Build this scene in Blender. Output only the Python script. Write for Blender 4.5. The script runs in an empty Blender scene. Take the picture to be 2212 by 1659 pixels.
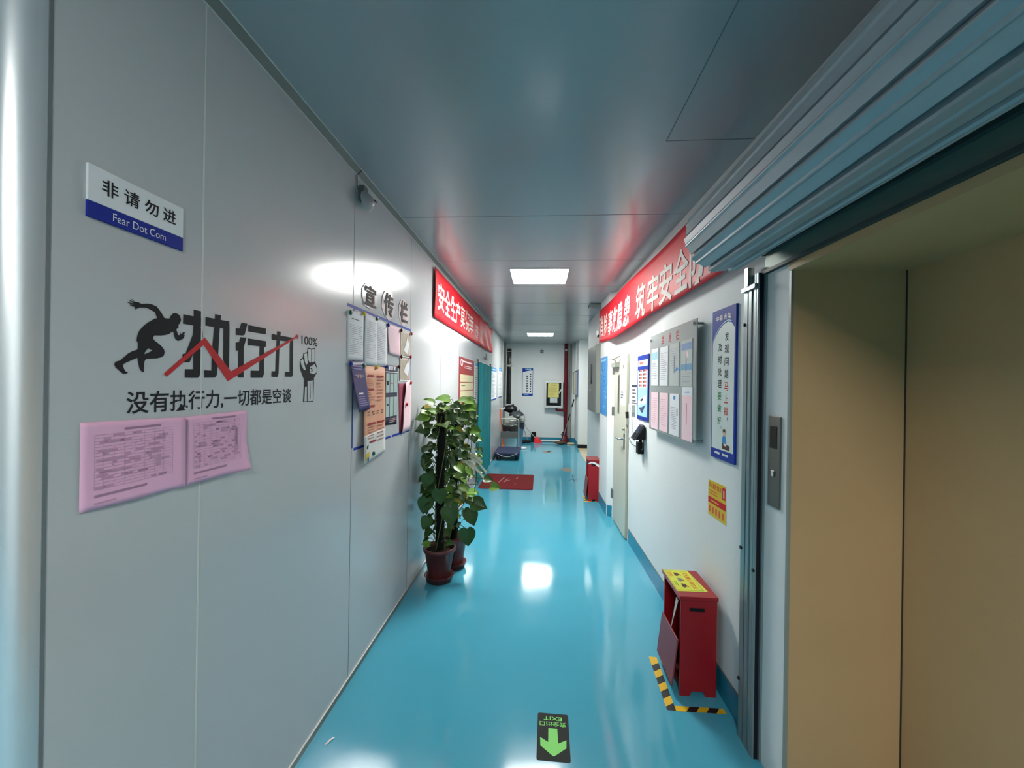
import bpy, bmesh, math, random
from mathutils import Vector, Matrix
from mathutils.geometry import tessellate_polygon
S = bpy.context.scene
COL = S.collection
R3 = random.Random(7)

# ------------------------------------------------------------------ camera
EYE = 1.68
cam_d = bpy.data.cameras.new('camera')
cam = bpy.data.objects.new('camera', cam_d); COL.objects.link(cam)
cam_d.sensor_fit = 'HORIZONTAL'; cam_d.sensor_width = 36.0
cam_d.lens = 890.0 / 2212.0 * 36.0
cam_d.clip_start = 0.02; cam_d.clip_end = 100
yaw, pitch, roll = 0.07051, 0.00013, 0.01455
fw = Vector((-math.sin(yaw)*math.cos(pitch), math.cos(yaw)*math.cos(pitch), math.sin(pitch)))
r0 = Vector((math.cos(yaw), math.sin(yaw), 0)); u0 = r0.cross(fw)
rr = math.cos(roll)*r0 + math.sin(roll)*u0
uu = -math.sin(roll)*r0 + math.cos(roll)*u0
cam.matrix_world = Matrix(((rr.x, uu.x, -fw.x, 0), (rr.y, uu.y, -fw.y, 0), (rr.z, uu.z, -fw.z, EYE), (0, 0, 0, 1)))
S.camera = cam

# ------------------------------------------------------------------ world and exposure
w = bpy.data.worlds.new('night'); S.world = w; w.use_nodes = True
w.node_tree.nodes['Background'].inputs[0].default_value = (0.010, 0.012, 0.016, 1)
w.node_tree.nodes['Background'].inputs[1].default_value = 1.0
S.view_settings.view_transform = 'Standard'; S.view_settings.look = 'None'
S.view_settings.gamma = 1.0; S.view_settings.use_curve_mapping = False
S.view_settings.exposure = 3.0
LAMP = 11.0          # radiance of the LED ceiling panels
LOBBY = 11.5          # the same panels over the lobby behind

# ------------------------------------------------------------------ room numbers (metres)
W1 = 1.051; HC = 2.873; YF = 12.2
AL = -0.01907; CA, SA = math.cos(AL), math.sin(AL)
def xr(y): return (1.0445 + y*SA)/CA

# ------------------------------------------------------------------ materials
def lin(c):
    c = c/255.0
    return c/12.92 if c <= .04045 else ((c+.055)/1.055)**2.4
def rgb(r, g, b): return (lin(r), lin(g), lin(b), 1)
MATS = {}
def M(name, col, rough=.5, metal=0., var=.06, scale=9., bump=0., bscale=60., spec=None, emit=0., coat=0., alpha=1., trans=0.):
    if name in MATS: return MATS[name]
    if spec is None: spec = .25 if rough >= .42 else .5
    m = bpy.data.materials.new(name); m.use_nodes = True
    nt = m.node_tree; b = nt.nodes['Principled BSDF']
    c = rgb(*col)
    tc = nt.nodes.new('ShaderNodeTexCoord')
    n = nt.nodes.new('ShaderNodeTexNoise'); n.inputs['Scale'].default_value = scale; n.inputs['Detail'].default_value = 4
    nt.links.new(tc.outputs['Object'], n.inputs['Vector'])
    mx = nt.nodes.new('ShaderNodeMix'); mx.data_type = 'RGBA'
    mx.inputs['A'].default_value = tuple(x*(1-var) for x in c[:3])+(1,)
    mx.inputs['B'].default_value = tuple(min(1, x*(1+var)) for x in c[:3])+(1,)
    nt.links.new(n.outputs['Fac'], mx.inputs['Factor'])
    nt.links.new(mx.outputs['Result'], b.inputs['Base Color'])
    b.inputs['Roughness'].default_value = rough; b.inputs['Metallic'].default_value = metal
    b.inputs['Specular IOR Level'].default_value = spec
    if coat: b.inputs['Coat Weight'].default_value = coat; b.inputs['Coat Roughness'].default_value = .08
    if alpha < 1: b.inputs['Alpha'].default_value = alpha
    if trans: b.inputs['Transmission Weight'].default_value = trans
    if emit:
        b.inputs['Emission Color'].default_value = c; b.inputs['Emission Strength'].default_value = emit
    if bump:
        n2 = nt.nodes.new('ShaderNodeTexNoise'); n2.inputs['Scale'].default_value = bscale; n2.inputs['Detail'].default_value = 3
        nt.links.new(tc.outputs['Object'], n2.inputs['Vector'])
        bp = nt.nodes.new('ShaderNodeBump'); bp.inputs['Strength'].default_value = bump; bp.inputs['Distance'].default_value = .01
        nt.links.new(n2.outputs['Fac'], bp.inputs['Height']); nt.links.new(bp.outputs['Normal'], b.inputs['Normal'])
    MATS[name] = m
    return m
def floor_mat():
    m = M('epoxy floor', (74, 160, 184), .13, var=.10, scale=1.3, bump=.012, bscale=14., spec=.5)
    nt = m.node_tree; b = nt.nodes['Principled BSDF']
    tc = [n for n in nt.nodes if n.type == 'TEX_COORD'][0]
    n = nt.nodes.new('ShaderNodeTexNoise'); n.inputs['Scale'].default_value = 3.; n.inputs['Detail'].default_value = 6
    nt.links.new(tc.outputs['Object'], n.inputs['Vector'])
    mr = nt.nodes.new('ShaderNodeMapRange'); mr.inputs['From Min'].default_value = .3; mr.inputs['From Max'].default_value = .75
    mr.inputs['To Min'].default_value = .06; mr.inputs['To Max'].default_value = .14
    nt.links.new(n.outputs['Fac'], mr.inputs['Value']); nt.links.new(mr.outputs['Result'], b.inputs['Roughness'])
    return m
def streak(name, col, rough, metal, axis, sc=40.):
    """brushed or rolled metal: noise stretched along one axis"""
    m = M(name, col, rough, metal, var=.12, scale=1.)
    nt = m.node_tree
    tc = [n for n in nt.nodes if n.type == 'TEX_COORD'][0]; n = [n for n in nt.nodes if n.type == 'TEX_NOISE'][0]
    mp = nt.nodes.new('ShaderNodeMapping'); s = [sc, sc, sc]; s[axis] = sc*.03
    mp.inputs['Scale'].default_value = s
    nt.links.new(tc.outputs['Object'], mp.inputs['Vector']); nt.links.new(mp.outputs['Vector'], n.inputs['Vector'])
    return m
panel = M('steel sandwich panel', (187, 191, 193), .20, var=.015, scale=2., spec=.6)
joint = M('panel joint', (206, 210, 205), .5); jointd = M('dark panel joint', (112, 118, 120), .5)
ceilm = M('ceiling panel', (160, 165, 168), .19, var=.02, scale=2., spec=.38)
white = M('white wall paint', (219, 224, 224), .6, var=.03, scale=3., bump=.04, bscale=90.)
epoxy = floor_mat()
skirt = M('blue skirting paint', (28, 128, 158), .35, var=.12, scale=6.)
alu = streak('aluminium', (226, 229, 232), .30, .6, 2)
aluw = M('white aluminium', (212, 215, 213), .35, .2)
steel = streak('galvanised steel', (128, 146, 148), .36, .45, 2)
slat = streak('shutter slat steel', (160, 170, 175), .42, .25, 1)
brushed = streak('brushed stainless', (150, 152, 148), .33, .8, 2)
black = M('black', (18, 18, 20), .45); ink = M('ink', (26, 26, 30), .7); inkg = M('grey ink', (92, 90, 100), .8)
rubber = M('rubber', (24, 25, 27), .75, bump=.1)
red = M('red print', (196, 30, 38), .6); redc = M('red banner cloth', (214, 26, 42), .55, var=.05, scale=5., bump=.03, bscale=7.)
cloth_w = M('banner lettering', (240, 232, 224), .7)
redbox = M('red cabinet enamel', (150, 18, 28), .33, var=.08, scale=12.)
redin = M('dark red inside', (84, 14, 18), .6)
redpipe = M('red pipe paint', (92, 18, 30), .42, var=.15, scale=12.)
blue = M('blue print', (22, 54, 150), .6, spec=.2); blue2 = M('deep blue print', (20, 42, 140), .6, spec=.2)
skyb = M('sky blue print', (58, 140, 206), .45); pale = M('pale blue print', (158, 208, 222), .45)
paper = M('white paper', (222, 225, 228), .75, var=.03); paperg = M('grey paper', (182, 190, 186), .7, var=.05)
pink = M('pink paper', (232, 180, 210), .75, var=.05, scale=20.); pinkl = M('pale pink paper', (236, 206, 214), .75, var=.04)
rose = M('shaded rose paper back', (150, 62, 82), .75)  # under-layer tone with the shade behind the pink sheet mixed in
cream = M('cream paper', (198, 190, 154), .75, var=.05); brown_ph = M('faded brown print', (176, 166, 150), .6, var=.3, scale=14.)
purple = M('purple print', (62, 52, 104), .5, var=.15, scale=16.); orange = M('orange print', (222, 164, 134), .6, var=.14, scale=9.)
navy = M('dark slate print', (48, 54, 74), .5, var=.1); glassg = M('grey green print', (168, 190, 186), .5, var=.1, scale=30.)
yellow = M('yellow print', (214, 184, 44), .5, var=.06); yelgr = M('lime yellow print', (208, 212, 66), .45, var=.05)
green = M('green plastic', (14, 92, 60), .3); greenp = M('green print', (24, 132, 72), .5)
glow = M('luminous green print', (122, 214, 98), .5, var=.06, scale=40.)
tape_y = M('yellow tape', (222, 178, 30), .4); tape_k = M('black tape', (26, 25, 24), .4)
matr = M('red mat pile', (118, 28, 32), .95, var=.2, scale=120., bump=.3, bscale=300.)
teal = M('teal curtain', (28, 140, 146), .45, var=.2, scale=7.)
leaf1 = M('leaf', (52, 86, 36), .38, var=.35, scale=18.); leaf2 = M('lit leaf', (98, 140, 50), .36, var=.25, scale=18.)  # first green darkened for leaves in shade, second lightened for lit tops
leaf3 = M('yellowing leaf', (150, 136, 50), .45, var=.3, scale=18.); stemm = M('vine stem', (84, 104, 52), .5)
pole = M('coir pole', (22, 20, 20), .95, var=.4, scale=60., bump=.6, bscale=160.)
potm = M('maroon plastic', (96, 44, 44), .38, var=.06); soil = M('soil', (40, 30, 24), .95, bump=.6, bscale=70.)
ribbon = M('ribbon', (216, 214, 190), .5)
wood = M('brown board', (200, 164, 120), .5, var=.09, scale=2.2, bump=.02, bscale=200.)
greyw = M('grey enamel', (142, 146, 136), .4, var=.06); greyd = M('dark grey enamel', (104, 110, 106), .4, var=.06)
doorm = M('door enamel', (190, 190, 174), .35, var=.04, scale=4.)
tile = M('beige tile', (206, 192, 160), .3, var=.1, scale=6.)
glassd = M('dark glass', (6, 8, 10), .05, spec=.6)
screen = M('dark screen', (32, 40, 66), .12)
bluebin = M('blue plastic', (58, 82, 150), .4); milky = M('milky plastic', (190, 205, 206), .35)
bag = M('black bag', (22, 24, 28), .32, bump=.5, bscale=14.); bagc = M('clear bag', (170, 176, 170), .3, alpha=.55, bump=.5, bscale=16.)
bagg = M('grey bag', (62, 70, 74), .35, bump=.5, bscale=14.)
deckm = M('navy deck', (44, 54, 84), .5, var=.1); orangep = M('orange plastic', (214, 92, 44), .45)
redpl = M('red plastic', (214, 40, 54), .4); chrome = M('chrome', (210, 210, 210), .15, 1.)
skin = M('skin print', (222, 180, 140), .6); hairb = M('brown print', (90, 56, 40), .6)
concrete = M('bare concrete', (126, 124, 116), .85, var=.2, scale=20.)
cardw = M('white plastic', (214, 216, 210), .4)
led2 = M('led diffuser far', (255, 255, 250), .5, emit=LAMP*.78, var=0.)
led = M('led diffuser', (255, 255, 250), .5, emit=LAMP, var=0.)
ledl = M('led diffuser lobby', (255, 255, 250), .5, emit=LOBBY, var=0.)

# ------------------------------------------------------------------ mesh helpers
ORG = {}
class MB:
    def __init__(s): s.v = []; s.f = []; s.m = []; s.sm = []; s.mats = []
    def mi(s, mat):
        if mat not in s.mats: s.mats.append(mat)
        return s.mats.index(mat)
    def add(s, vs, fs, mat, smooth=False):
        k = len(s.v); i = s.mi(mat); s.v += [Vector(p) for p in vs]
        for f in fs: s.f.append([k+a for a in f]); s.m.append(i); s.sm.append(smooth)
        return s
    def box(s, a, b, mat):
        x0, x1 = sorted((a[0], b[0])); y0, y1 = sorted((a[1], b[1])); z0, z1 = sorted((a[2], b[2]))
        return s.add([(x0,y0,z0),(x1,y0,z0),(x1,y1,z0),(x0,y1,z0),(x0,y0,z1),(x1,y0,z1),(x1,y1,z1),(x0,y1,z1)],
                     [(0,3,2,1),(4,5,6,7),(0,1,5,4),(1,2,6,5),(2,3,7,6),(3,0,4,7)], mat)
    def hexa(s, p, mat):
        return s.add(p, [(0,3,2,1),(4,5,6,7),(0,1,5,4),(1,2,6,5),(2,3,7,6),(3,0,4,7)], mat)
    def prism(s, pts, z0, z1, mat):            # plan outline extruded upwards
        n = len(pts); vs = [(x,y,z0) for x,y in pts]+[(x,y,z1) for x,y in pts]
        return s.add(vs, [list(range(n))[::-1], list(range(n,2*n))]+[(i,(i+1)%n,n+(i+1)%n,n+i) for i in range(n)], mat)
    def tube(s, path, r, mat, seg=10, caps=True):
        P = [Vector(p) for p in path]; rs = r if isinstance(r, (list, tuple)) else [r]*len(P)
        vs = []; prev = None
        for i, p in enumerate(P):
            t = (P[min(i+1, len(P)-1)]-P[max(i-1, 0)]).normalized()
            if prev is None:
                a = Vector((0,0,1)) if abs(t.z) < .9 else Vector((1,0,0))
                n = t.cross(a).normalized()
            else: n = (prev-t*prev.dot(t)).normalized()
            prev = n; b = t.cross(n)
            vs += [p+rs[i]*(math.cos(2*math.pi*k/seg)*n+math.sin(2*math.pi*k/seg)*b) for k in range(seg)]
        fs = [(i*seg+k, i*seg+(k+1)%seg, (i+1)*seg+(k+1)%seg, (i+1)*seg+k) for i in range(len(P)-1) for k in range(seg)]
        s.add(vs, fs, mat, True)
        if caps:
            s.add(vs[:seg], [list(range(seg))[::-1]], mat); s.add(vs[-seg:], [list(range(seg))], mat)
        return s
    def lathe(s, prof, c, mat, seg=28):
        vs = [(c[0]+r*math.cos(2*math.pi*k/seg), c[1]+r*math.sin(2*math.pi*k/seg), c[2]+z) for r, z in prof for k in range(seg)]
        fs = [(i*seg+k, i*seg+(k+1)%seg, (i+1)*seg+(k+1)%seg, (i+1)*seg+k) for i in range(len(prof)-1) for k in range(seg)]
        return s.add(vs, fs, mat, True)
    def ball(s, c, r, mat, seg=14, rings=9, sq=(1,1,1), lump=0., rnd=None):
        vs = []
        for i in range(rings+1):
            a = math.pi*i/rings
            for k in range(seg):
                b = 2*math.pi*k/seg; q = 1+(rnd.uniform(-lump, lump) if rnd and 0 < i < rings else 0)
                vs.append((c[0]+r*sq[0]*q*math.sin(a)*math.cos(b), c[1]+r*sq[1]*q*math.sin(a)*math.sin(b), c[2]+r*sq[2]*q*math.cos(a)))
        fs = [(i*seg+k, (i+1)*seg+k, (i+1)*seg+(k+1)%seg, i*seg+(k+1)%seg) for i in range(rings) for k in range(seg)]
        return s.add(vs, fs, mat, True)
    # planar work: PL is a function (u, v, h) -> point, h measured off the surface
    def poly(s, PL, pts, h, mat, holes=()):
        loops = [[Vector((a, b, 0)) for a, b in l] for l in [pts]+list(holes)]
        tri = tessellate_polygon(loops); flat = [p for l in loops for p in l]
        return s.add([PL(p.x, p.y, h) for p in flat], [t for t in tri], mat)
    def rect(s, PL, a, b, h, mat): return s.add([PL(a[0],a[1],h), PL(b[0],a[1],h), PL(b[0],b[1],h), PL(a[0],b[1],h)], [(0,1,2,3)], mat)
    def slab(s, PL, a, b, h0, h1, mat): return s.quad(PL, [(a[0],a[1]),(b[0],a[1]),(b[0],b[1]),(a[0],b[1])], h0, h1, mat)
    def quad(s, PL, c, h0, h1, mat): return s.hexa([PL(x,y,h0) for x,y in c]+[PL(x,y,h1) for x,y in c], mat)
    def sheet(s, PL, c, h, mat, curl=None, n=10, th=.0006):
        """sheet of paper: corners c run bottom-left, bottom-right, top-right, top-left"""
        vs = []
        for side in (0, 1):
            for j in range(n+1):
                for i in range(n+1):
                    a, b = i/n, j/n
                    x = (c[0][0]*(1-a)+c[1][0]*a)*(1-b)+(c[3][0]*(1-a)+c[2][0]*a)*b
                    y = (c[0][1]*(1-a)+c[1][1]*a)*(1-b)+(c[3][1]*(1-a)+c[2][1]*a)*b
                    vs.append(PL(x, y, h+(curl(a, b) if curl else 0)+(th if side else 0)))
        q = (n+1)**2; fs = []
        for o in (0, q):
            fs += [(o+j*(n+1)+i, o+j*(n+1)+i+1, o+(j+1)*(n+1)+i+1, o+(j+1)*(n+1)+i) for j in range(n) for i in range(n)]
        for i in range(n):
            fs += [(i,i+1,q+i+1,q+i), (n*(n+1)+i,n*(n+1)+i+1,q+n*(n+1)+i+1,q+n*(n+1)+i),
                   (i*(n+1),(i+1)*(n+1),q+(i+1)*(n+1),q+i*(n+1)), (i*(n+1)+n,(i+1)*(n+1)+n,q+(i+1)*(n+1)+n,q+i*(n+1)+n)]
        return s.add(vs, fs, mat, True)
    def text(s, PL, body, a, b, h, mat, bold=0., fn=None):
        """lettering fitted to the box a (bottom-left) .. b (top-right) of the plane"""
        vs, fs = glyphs(body, bold, fn is not None)
        x0 = min(v[0] for v in vs); x1 = max(v[0] for v in vs); y0 = min(v[1] for v in vs); y1 = max(v[1] for v in vs)
        out = []
        for x, y in vs:
            u = a[0]+(b[0]-a[0])*(x-x0)/(x1-x0); t = a[1]+(b[1]-a[1])*(y-y0)/max(1e-6, y1-y0)
            out.append(PL(u, t, h+(fn(u, t) if fn else 0)))
        return s.add(out, fs, mat)
    def lines(s, PL, a, b, n, h, mat, seed=1, fill=.45, ragged=.35, fn=None):
        """rows of fine print too small to read"""
        r = random.Random(seed); st = (b[1]-a[1])/n
        for i in range(n):
            y = b[1]-(i+.5)*st; e = 1-ragged*r.random()
            q = [(a[0], y-st*fill/2), (a[0]+(b[0]-a[0])*e, y-st*fill/2), (a[0]+(b[0]-a[0])*e, y+st*fill/2), (a[0], y+st*fill/2)]
            s.add([PL(x, z, h+(fn(x, z) if fn else 0)) for x, z in q], [(0,1,2,3)], mat)
        return s
    def build(s, name, parent=None, bevel=0., origin=None, segs=2):
        me = bpy.data.meshes.new(name)
        if parent is not None: o0 = ORG[parent]
        elif origin is not None: o0 = Vector(origin)
        else:
            o0 = Vector(((min(v.x for v in s.v)+max(v.x for v in s.v))/2, (min(v.y for v in s.v)+max(v.y for v in s.v))/2, min(v.z for v in s.v)))
        me.from_pydata([v-o0 for v in s.v], [], s.f)
        for m in s.mats: me.materials.append(m)
        for p, i, k in zip(me.polygons, s.m, s.sm): p.material_index = i; p.use_smooth = k
        bm = bmesh.new(); bm.from_mesh(me); bmesh.ops.recalc_face_normals(bm, faces=bm.faces); bm.to_mesh(me); bm.free()
        o = bpy.data.objects.new(name, me); COL.objects.link(o)
        if parent is None: o.location = o0
        else: o.parent = parent
        ORG[o] = o0
        if bevel:
            b = o.modifiers.new('edge', 'BEVEL'); b.width = bevel; b.segments = segs; b.limit_method = 'ANGLE'
        return o
GC = {}
def glyphs(body, bold, fine=False):
    key = (body, bold, fine)
    if key in GC: return GC[key]
    c = bpy.data.curves.new('lettering', 'FONT'); c.body = body; c.offset = bold; c.resolution_u = 4; c.space_character = 1.0
    o = bpy.data.objects.new('lettering', c); COL.objects.link(o)
    dg = bpy.context.evaluated_depsgraph_get(); me = o.evaluated_get(dg).to_mesh()
    if fine:
        bm = bmesh.new(); bm.from_mesh(me)
        for ax in (0, 1):
            for k in range(-2, 12):
                bmesh.ops.bisect_plane(bm, geom=bm.verts[:]+bm.edges[:]+bm.faces[:], plane_co=(k*.1, k*.1, 0), plane_no=(1-ax, ax, 0))
        bm.verts.ensure_lookup_table(); bm.verts.index_update()
        r = ([(v.co.x, v.co.y) for v in bm.verts], [tuple(v.index for v in f.verts) for f in bm.faces]); bm.free()
    else: r = ([(v.co.x, v.co.y) for v in me.vertices], [tuple(p.vertices) for p in me.polygons])
    o.evaluated_get(dg).to_mesh_clear(); bpy.data.objects.remove(o); bpy.data.curves.remove(c)
    GC[key] = r
    return r
def tag(o, label=None, cat=None, group=None, kind=None):
    if label: o['label'] = label
    if cat: o['category'] = cat
    if group: o['group'] = group
    if kind: o['kind'] = kind
    return o
def thing(name, loc, label, cat, group=None):
    o = bpy.data.objects.new(name, None); COL.objects.link(o); o.location = loc; o.empty_display_size = .1
    ORG[o] = Vector(loc); return tag(o, label, cat, group)
def struct(o, label=None): return tag(o, label, kind='structure')
def LP(u, v, h): return Vector((-W1+h, u, v))                    # left wall: u along the corridor, v height
def RP(u, v, h): return Vector((xr(u)-h*CA, u+h*SA, v))          # right wall
def FP(u, v, h): return Vector((u, v, h))                        # floor
def WP(u, v, h): return Vector((u, YF-h, v))                     # far wall

# ================================================================== the setting
f = MB(); f.box((-4.2,-6.2,-.1),(1.8,YF+.1,0), epoxy)
fl = struct(f.build('floor'), 'glossy cyan blue epoxy floor')
b = MB()                                                           # bare patches and cracks in the coating
def blob(b, cx, cy, rx, ry, seed, mat):
    r = random.Random(seed)
    b.poly(FP, [(cx+rx*(1+r.uniform(-.3,.3))*math.cos(a*math.pi/8), cy+ry*(1+r.uniform(-.3,.3))*math.sin(a*math.pi/8)) for a in range(16)], .0008, mat)
blob(b, .53, 8.22, .10, .22, 3, concrete)
tag(b.build('worn_patch', fl), 'grey bare patch worn through the blue floor coating')
b = MB(); blob(b, .14, 10.3, .10, .16, 5, concrete); blob(b, .24, 10.4, .06, .10, 6, concrete); b.build('worn_patch', fl)
b = MB()
for pth in ([(.50,7.28),(.56,7.36),(.60,7.40),(.66,7.34),(.70,7.38)], [(.60,7.40),(.60,7.7),(.66,7.66)], [(.60,7.36),(.605,7.2)]):
    for p, q in zip(pth, pth[1:]):
        d = (Vector(q)-Vector(p)).normalized(); n = Vector((-d.y, d.x))*.006
        b.add([FP(p[0]+n.x,p[1]+n.y,.0009),FP(q[0]+n.x,q[1]+n.y,.0009),FP(q[0]-n.x,q[1]-n.y,.0009),FP(p[0]-n.x,p[1]-n.y,.0009)], [(0,1,2,3)], ink)
tag(b.build('crack', fl), 'dark cracks in the floor coating')

c = MB(); c.box((-4.2,-6.2,HC),(2.5,YF+.1,HC+.08), ceilm)
def cstrip(x0, y0, x1, y1): c.box((x0,y0,HC-.0012),(x1,y1,HC), jointd)
for y in (2.05, 2.92, 3.97, 5.02, 6.07, 7.12, 8.17, 9.2, 10.25, 11.3):
    if y == 2.05: cstrip(.59, y-.002, xr(y), y+.002)
    else: cstrip(-W1, y-.002, .98, y+.002)
cstrip(.588, -1.5, .592, 2.05)
struct(c.build('ceiling'), 'glossy grey metal panel ceiling')

def wallbox(name, pts, z0, z1, mat, label=None): return struct(MB().prism(pts, z0, z1, mat).build(name), label)
# left wall of steel sandwich panels, with a doorway behind the teal curtain
D0, D1, DZ = 6.82, 8.18, 2.03
m = MB()
m.box((-W1-.06,.80,0),(-W1,D0,HC), panel); m.box((-W1-.06,D1,0),(-W1,11.2,HC), panel); m.box((-W1-.06,D0,DZ),(-W1,D1,HC), panel)
for i, y in enumerate((1.204, 2.230, 3.234, 4.24, 5.24, 6.25, 8.62, 9.65, 10.6)):
    m.slab(LP, (y-.0022, .028), (y+.0022, 2.84), 0, .0009, joint if i == 0 else jointd)
    m.slab(LP, (y+.0022, .028), (y+.0034, 2.84), 0, .0009, joint)
struct(m.build('wall_left'), 'smooth grey steel panel wall along the left of the corridor')
struct(MB().box((-W1-.06,11.2,0),(-W1,YF,HC), greyd).build('wall_left_end'), 'darker grey end of the left wall')
wallbox('wall_side_room', [(-2.6,6.5),(-2.55,6.5),(-2.55,8.6),(-2.6,8.6)], 0, HC, panel)
# rounded aluminium corner of the left wall, then the wall turning into the lobby
arc = [(-W1-.06+.06*math.sin(a), .80-.06*math.cos(a)) for a in [i*math.pi/2/16 for i in range(17)]]
t = MB()
n = len(arc)
t.add([(x,y,0) for x,y in arc]+[(x,y,HC) for x,y in arc], [(i,i+1,n+i+1,n+i) for i in range(n-1)], alu, True)
t.box((-W1-.004,.80,0),(-W1+.0015,.808,HC), jointd)
struct(t.build('trim_1'), 'rounded bright aluminium corner post of the left wall')
wallbox('wall_lobby_front', [(-4.2,.74),(-W1-.06,.74),(-W1-.06,.80),(-4.2,.80)], 0, HC, panel)
wallbox('wall_lobby_left', [(-4.2,-6.2),(-4.14,-6.2),(-4.14,.74),(-4.2,.74)], 0, HC, panel)
wallbox('wall_back', [(-4.14,-6.2),(1.5,-6.2),(1.5,-6.14),(-4.14,-6.14)], 0, HC, white)
# cove strip at the ceiling, channel at the floor
t = MB()
for y0, y1 in ((.80, 2.245), (2.255, 11.2)):
    t.add([(-W1,y0,HC-.028),(-W1+.003,y0,HC-.028),(-W1+.030,y0,HC-.003),(-W1+.030,y0,HC),(-W1,y0,HC),
           (-W1,y1,HC-.028),(-W1+.003,y1,HC-.028),(-W1+.030,y1,HC-.003),(-W1+.030,y1,HC),(-W1,y1,HC)],
          [(0,1,6,5),(1,2,7,6),(2,3,8,7),(0,4,3,2,1),(5,6,7,8,9)], greyd)
    t.box((-W1,y0,HC-.030),(-W1+.0035,y1,HC-.027), joint); t.box((-W1+.029,y0,HC-.004),(-W1+.032,y1,HC), joint)  # pale strips painted as highlights along both cove edges
struct(t.build('trim_2'), 'grey cove strip between left wall and ceiling')
t = MB()
for y0, y1 in ((.81, D0), (D1, 11.2)):
    t.box((-W1,y0,0),(-W1+.006,y1,.028), greyd); t.box((-W1,y0,.028),(-W1+.007,y1,.031), joint)
struct(t.build('baseboard_left'), 'thin grey metal channel at the foot of the left wall')
t = MB(); t.box((-W1-.06,11.18,0),(-W1+.012,11.215,HC-.03), aluw)
struct(t.build('trim_3'), 'white edge strip at the end of the left panel wall')

# right wall
EJ = 1.765                                  # near edge of the right wall: the lift opening starts here
def rwall(y0, y1, th=.12): return [(xr(y0),y0),(xr(y1),y1),(xr(y1)+th,y1),(xr(y0)+th,y0)]
wallbox('wall_right', rwall(EJ, 7.95), 0, HC, white, 'white painted wall along the right of the corridor')
m = MB(); m.prism(rwall(-.45, EJ, .44), 2.19, HC, white); struct(m.build('wall_right_lintel'), 'white wall above the lift opening')
wallbox('wall_right_lobby', rwall(-6.2, -.45), 0, HC, white)
wallbox('wall_pillar', [(.862,5.40),(.851,6.02),(xr(6.02)+.02,6.02),(xr(5.29)+.02,5.29)], 0, HC, white, 'white pillar standing out from the right wall beyond the steel door')
wallbox('wall_alcove', [(.998,11.05),(2.5,11.05),(2.5,11.15),(.998,11.15)], .10, HC, white, 'white wall facing the camera inside the side opening')
wallbox('wall_alcove_side', [(2.4,7.95),(2.5,7.95),(2.5,11.05),(2.4,11.05)], 0, HC, white)
wallbox('wall_alcove_front', [(xr(7.95)+.12,7.87),(2.4,7.87),(2.4,7.95),(xr(7.95)+.12,7.95)], 0, HC, white)
wallbox('wall_right_end', [(.998,11.15),(1.1,11.15),(1.1,YF),(.998,YF)], 0, HC, white)
wallbox('wall_far', [(-W1-.1,YF),(1.2,YF),(1.2,YF+.1),(-W1-.1,YF+.1)], 0, HC, white, 'white end wall of the corridor')
t = MB(); t.box((.998,11.04,0),(2.4,11.15,.10), black); struct(t.build('baseboard_alcove'), 'black skirting inside the side opening')
t = MB()
for i in range(3):
    for j in range(6): t.box((.992+i*.47,7.96+j*.515,-.02),(.992+i*.47+.466,7.96+j*.515+.511,.004), tile)
t.box((.992,7.95,-.03),(2.4,11.05,.002), concrete)
struct(t.build('floor_alcove'), 'beige tiled floor of the side opening')
def skirting(name, segs, z, label):
    t = MB()
    for pts in segs:
        for p, q in zip(pts, pts[1:]):
            d = (Vector(q)-Vector(p)).normalized(); n = Vector((-d.y, d.x))*.004
            t.prism([(p[0],p[1]),(q[0],q[1]),(q[0]+n.x,q[1]+n.y),(p[0]+n.x,p[1]+n.y)], 0, z, skirt)
            t.prism([(p[0],p[1]),(q[0],q[1]),(q[0]+n.x*.8,q[1]+n.y*.8),(p[0]+n.x*.8,p[1]+n.y*.8)], z, z+.008, concrete)
    return struct(t.build(name), label)
skirting('baseboard_right', [[(xr(1.95),1.95),(xr(4.50),4.50)], [(.862,5.40),(.851,6.02)], [(xr(6.03),6.03),(xr(7.95),7.95)]], .14, 'painted blue skirting band along the right wall')
skirting('baseboard_far', [[(.998,YF),(-W1,YF)], [(.998,11.15),(.998,YF)]], .115, 'painted blue skirting band on the end wall')
t = MB(); t.poly(lambda u, v, h: Vector((.862+u*.105, 5.40-u*.11-h, v)), [(.05,.0),(.05,.14),(.62,.145),(.55,.06),(.70,.0)], .002, skirt)
struct(t.build('trim_4'), 'scuffed remains of blue paint on the pillar foot')

# lift opening on the right: deep brown boarded reveal and closed doors
DX = 1.455
t = MB(); t.box((xr(EJ)+.010,EJ-.008,0),(DX+.04,EJ-.0005,2.161), wood)
struct(t.build('trim_5'), 'brown boarded side of the lift opening')
t = MB(); t.prism([(xr(EJ)-.006,EJ-.004),(DX,EJ-.004),(DX,-.45),(xr(-.45)-.006,-.45)], 2.160, 2.189, wood); struct(t.build('trim_6'), 'brown boarded underside of the lintel')
t = MB(); t.box((DX,-.45,0),(DX+.04,EJ-.008,2.160), wood)
d2 = struct(t.build('door_2'), 'closed brown boarded lift door')
t = MB(); t.box((DX-.003,EJ-.013,0),(DX,EJ-.008,2.160), M('dark board gap', (70, 58, 46), .8)); t.build('gap_seam', d2)
t = MB(); t.box((xr(EJ)-.001,EJ-.012,0),(xr(EJ)+.010,EJ+.002,2.16), greyw); struct(t.build('trim_7'), 'thin metal edge strip of the lift opening')

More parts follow.
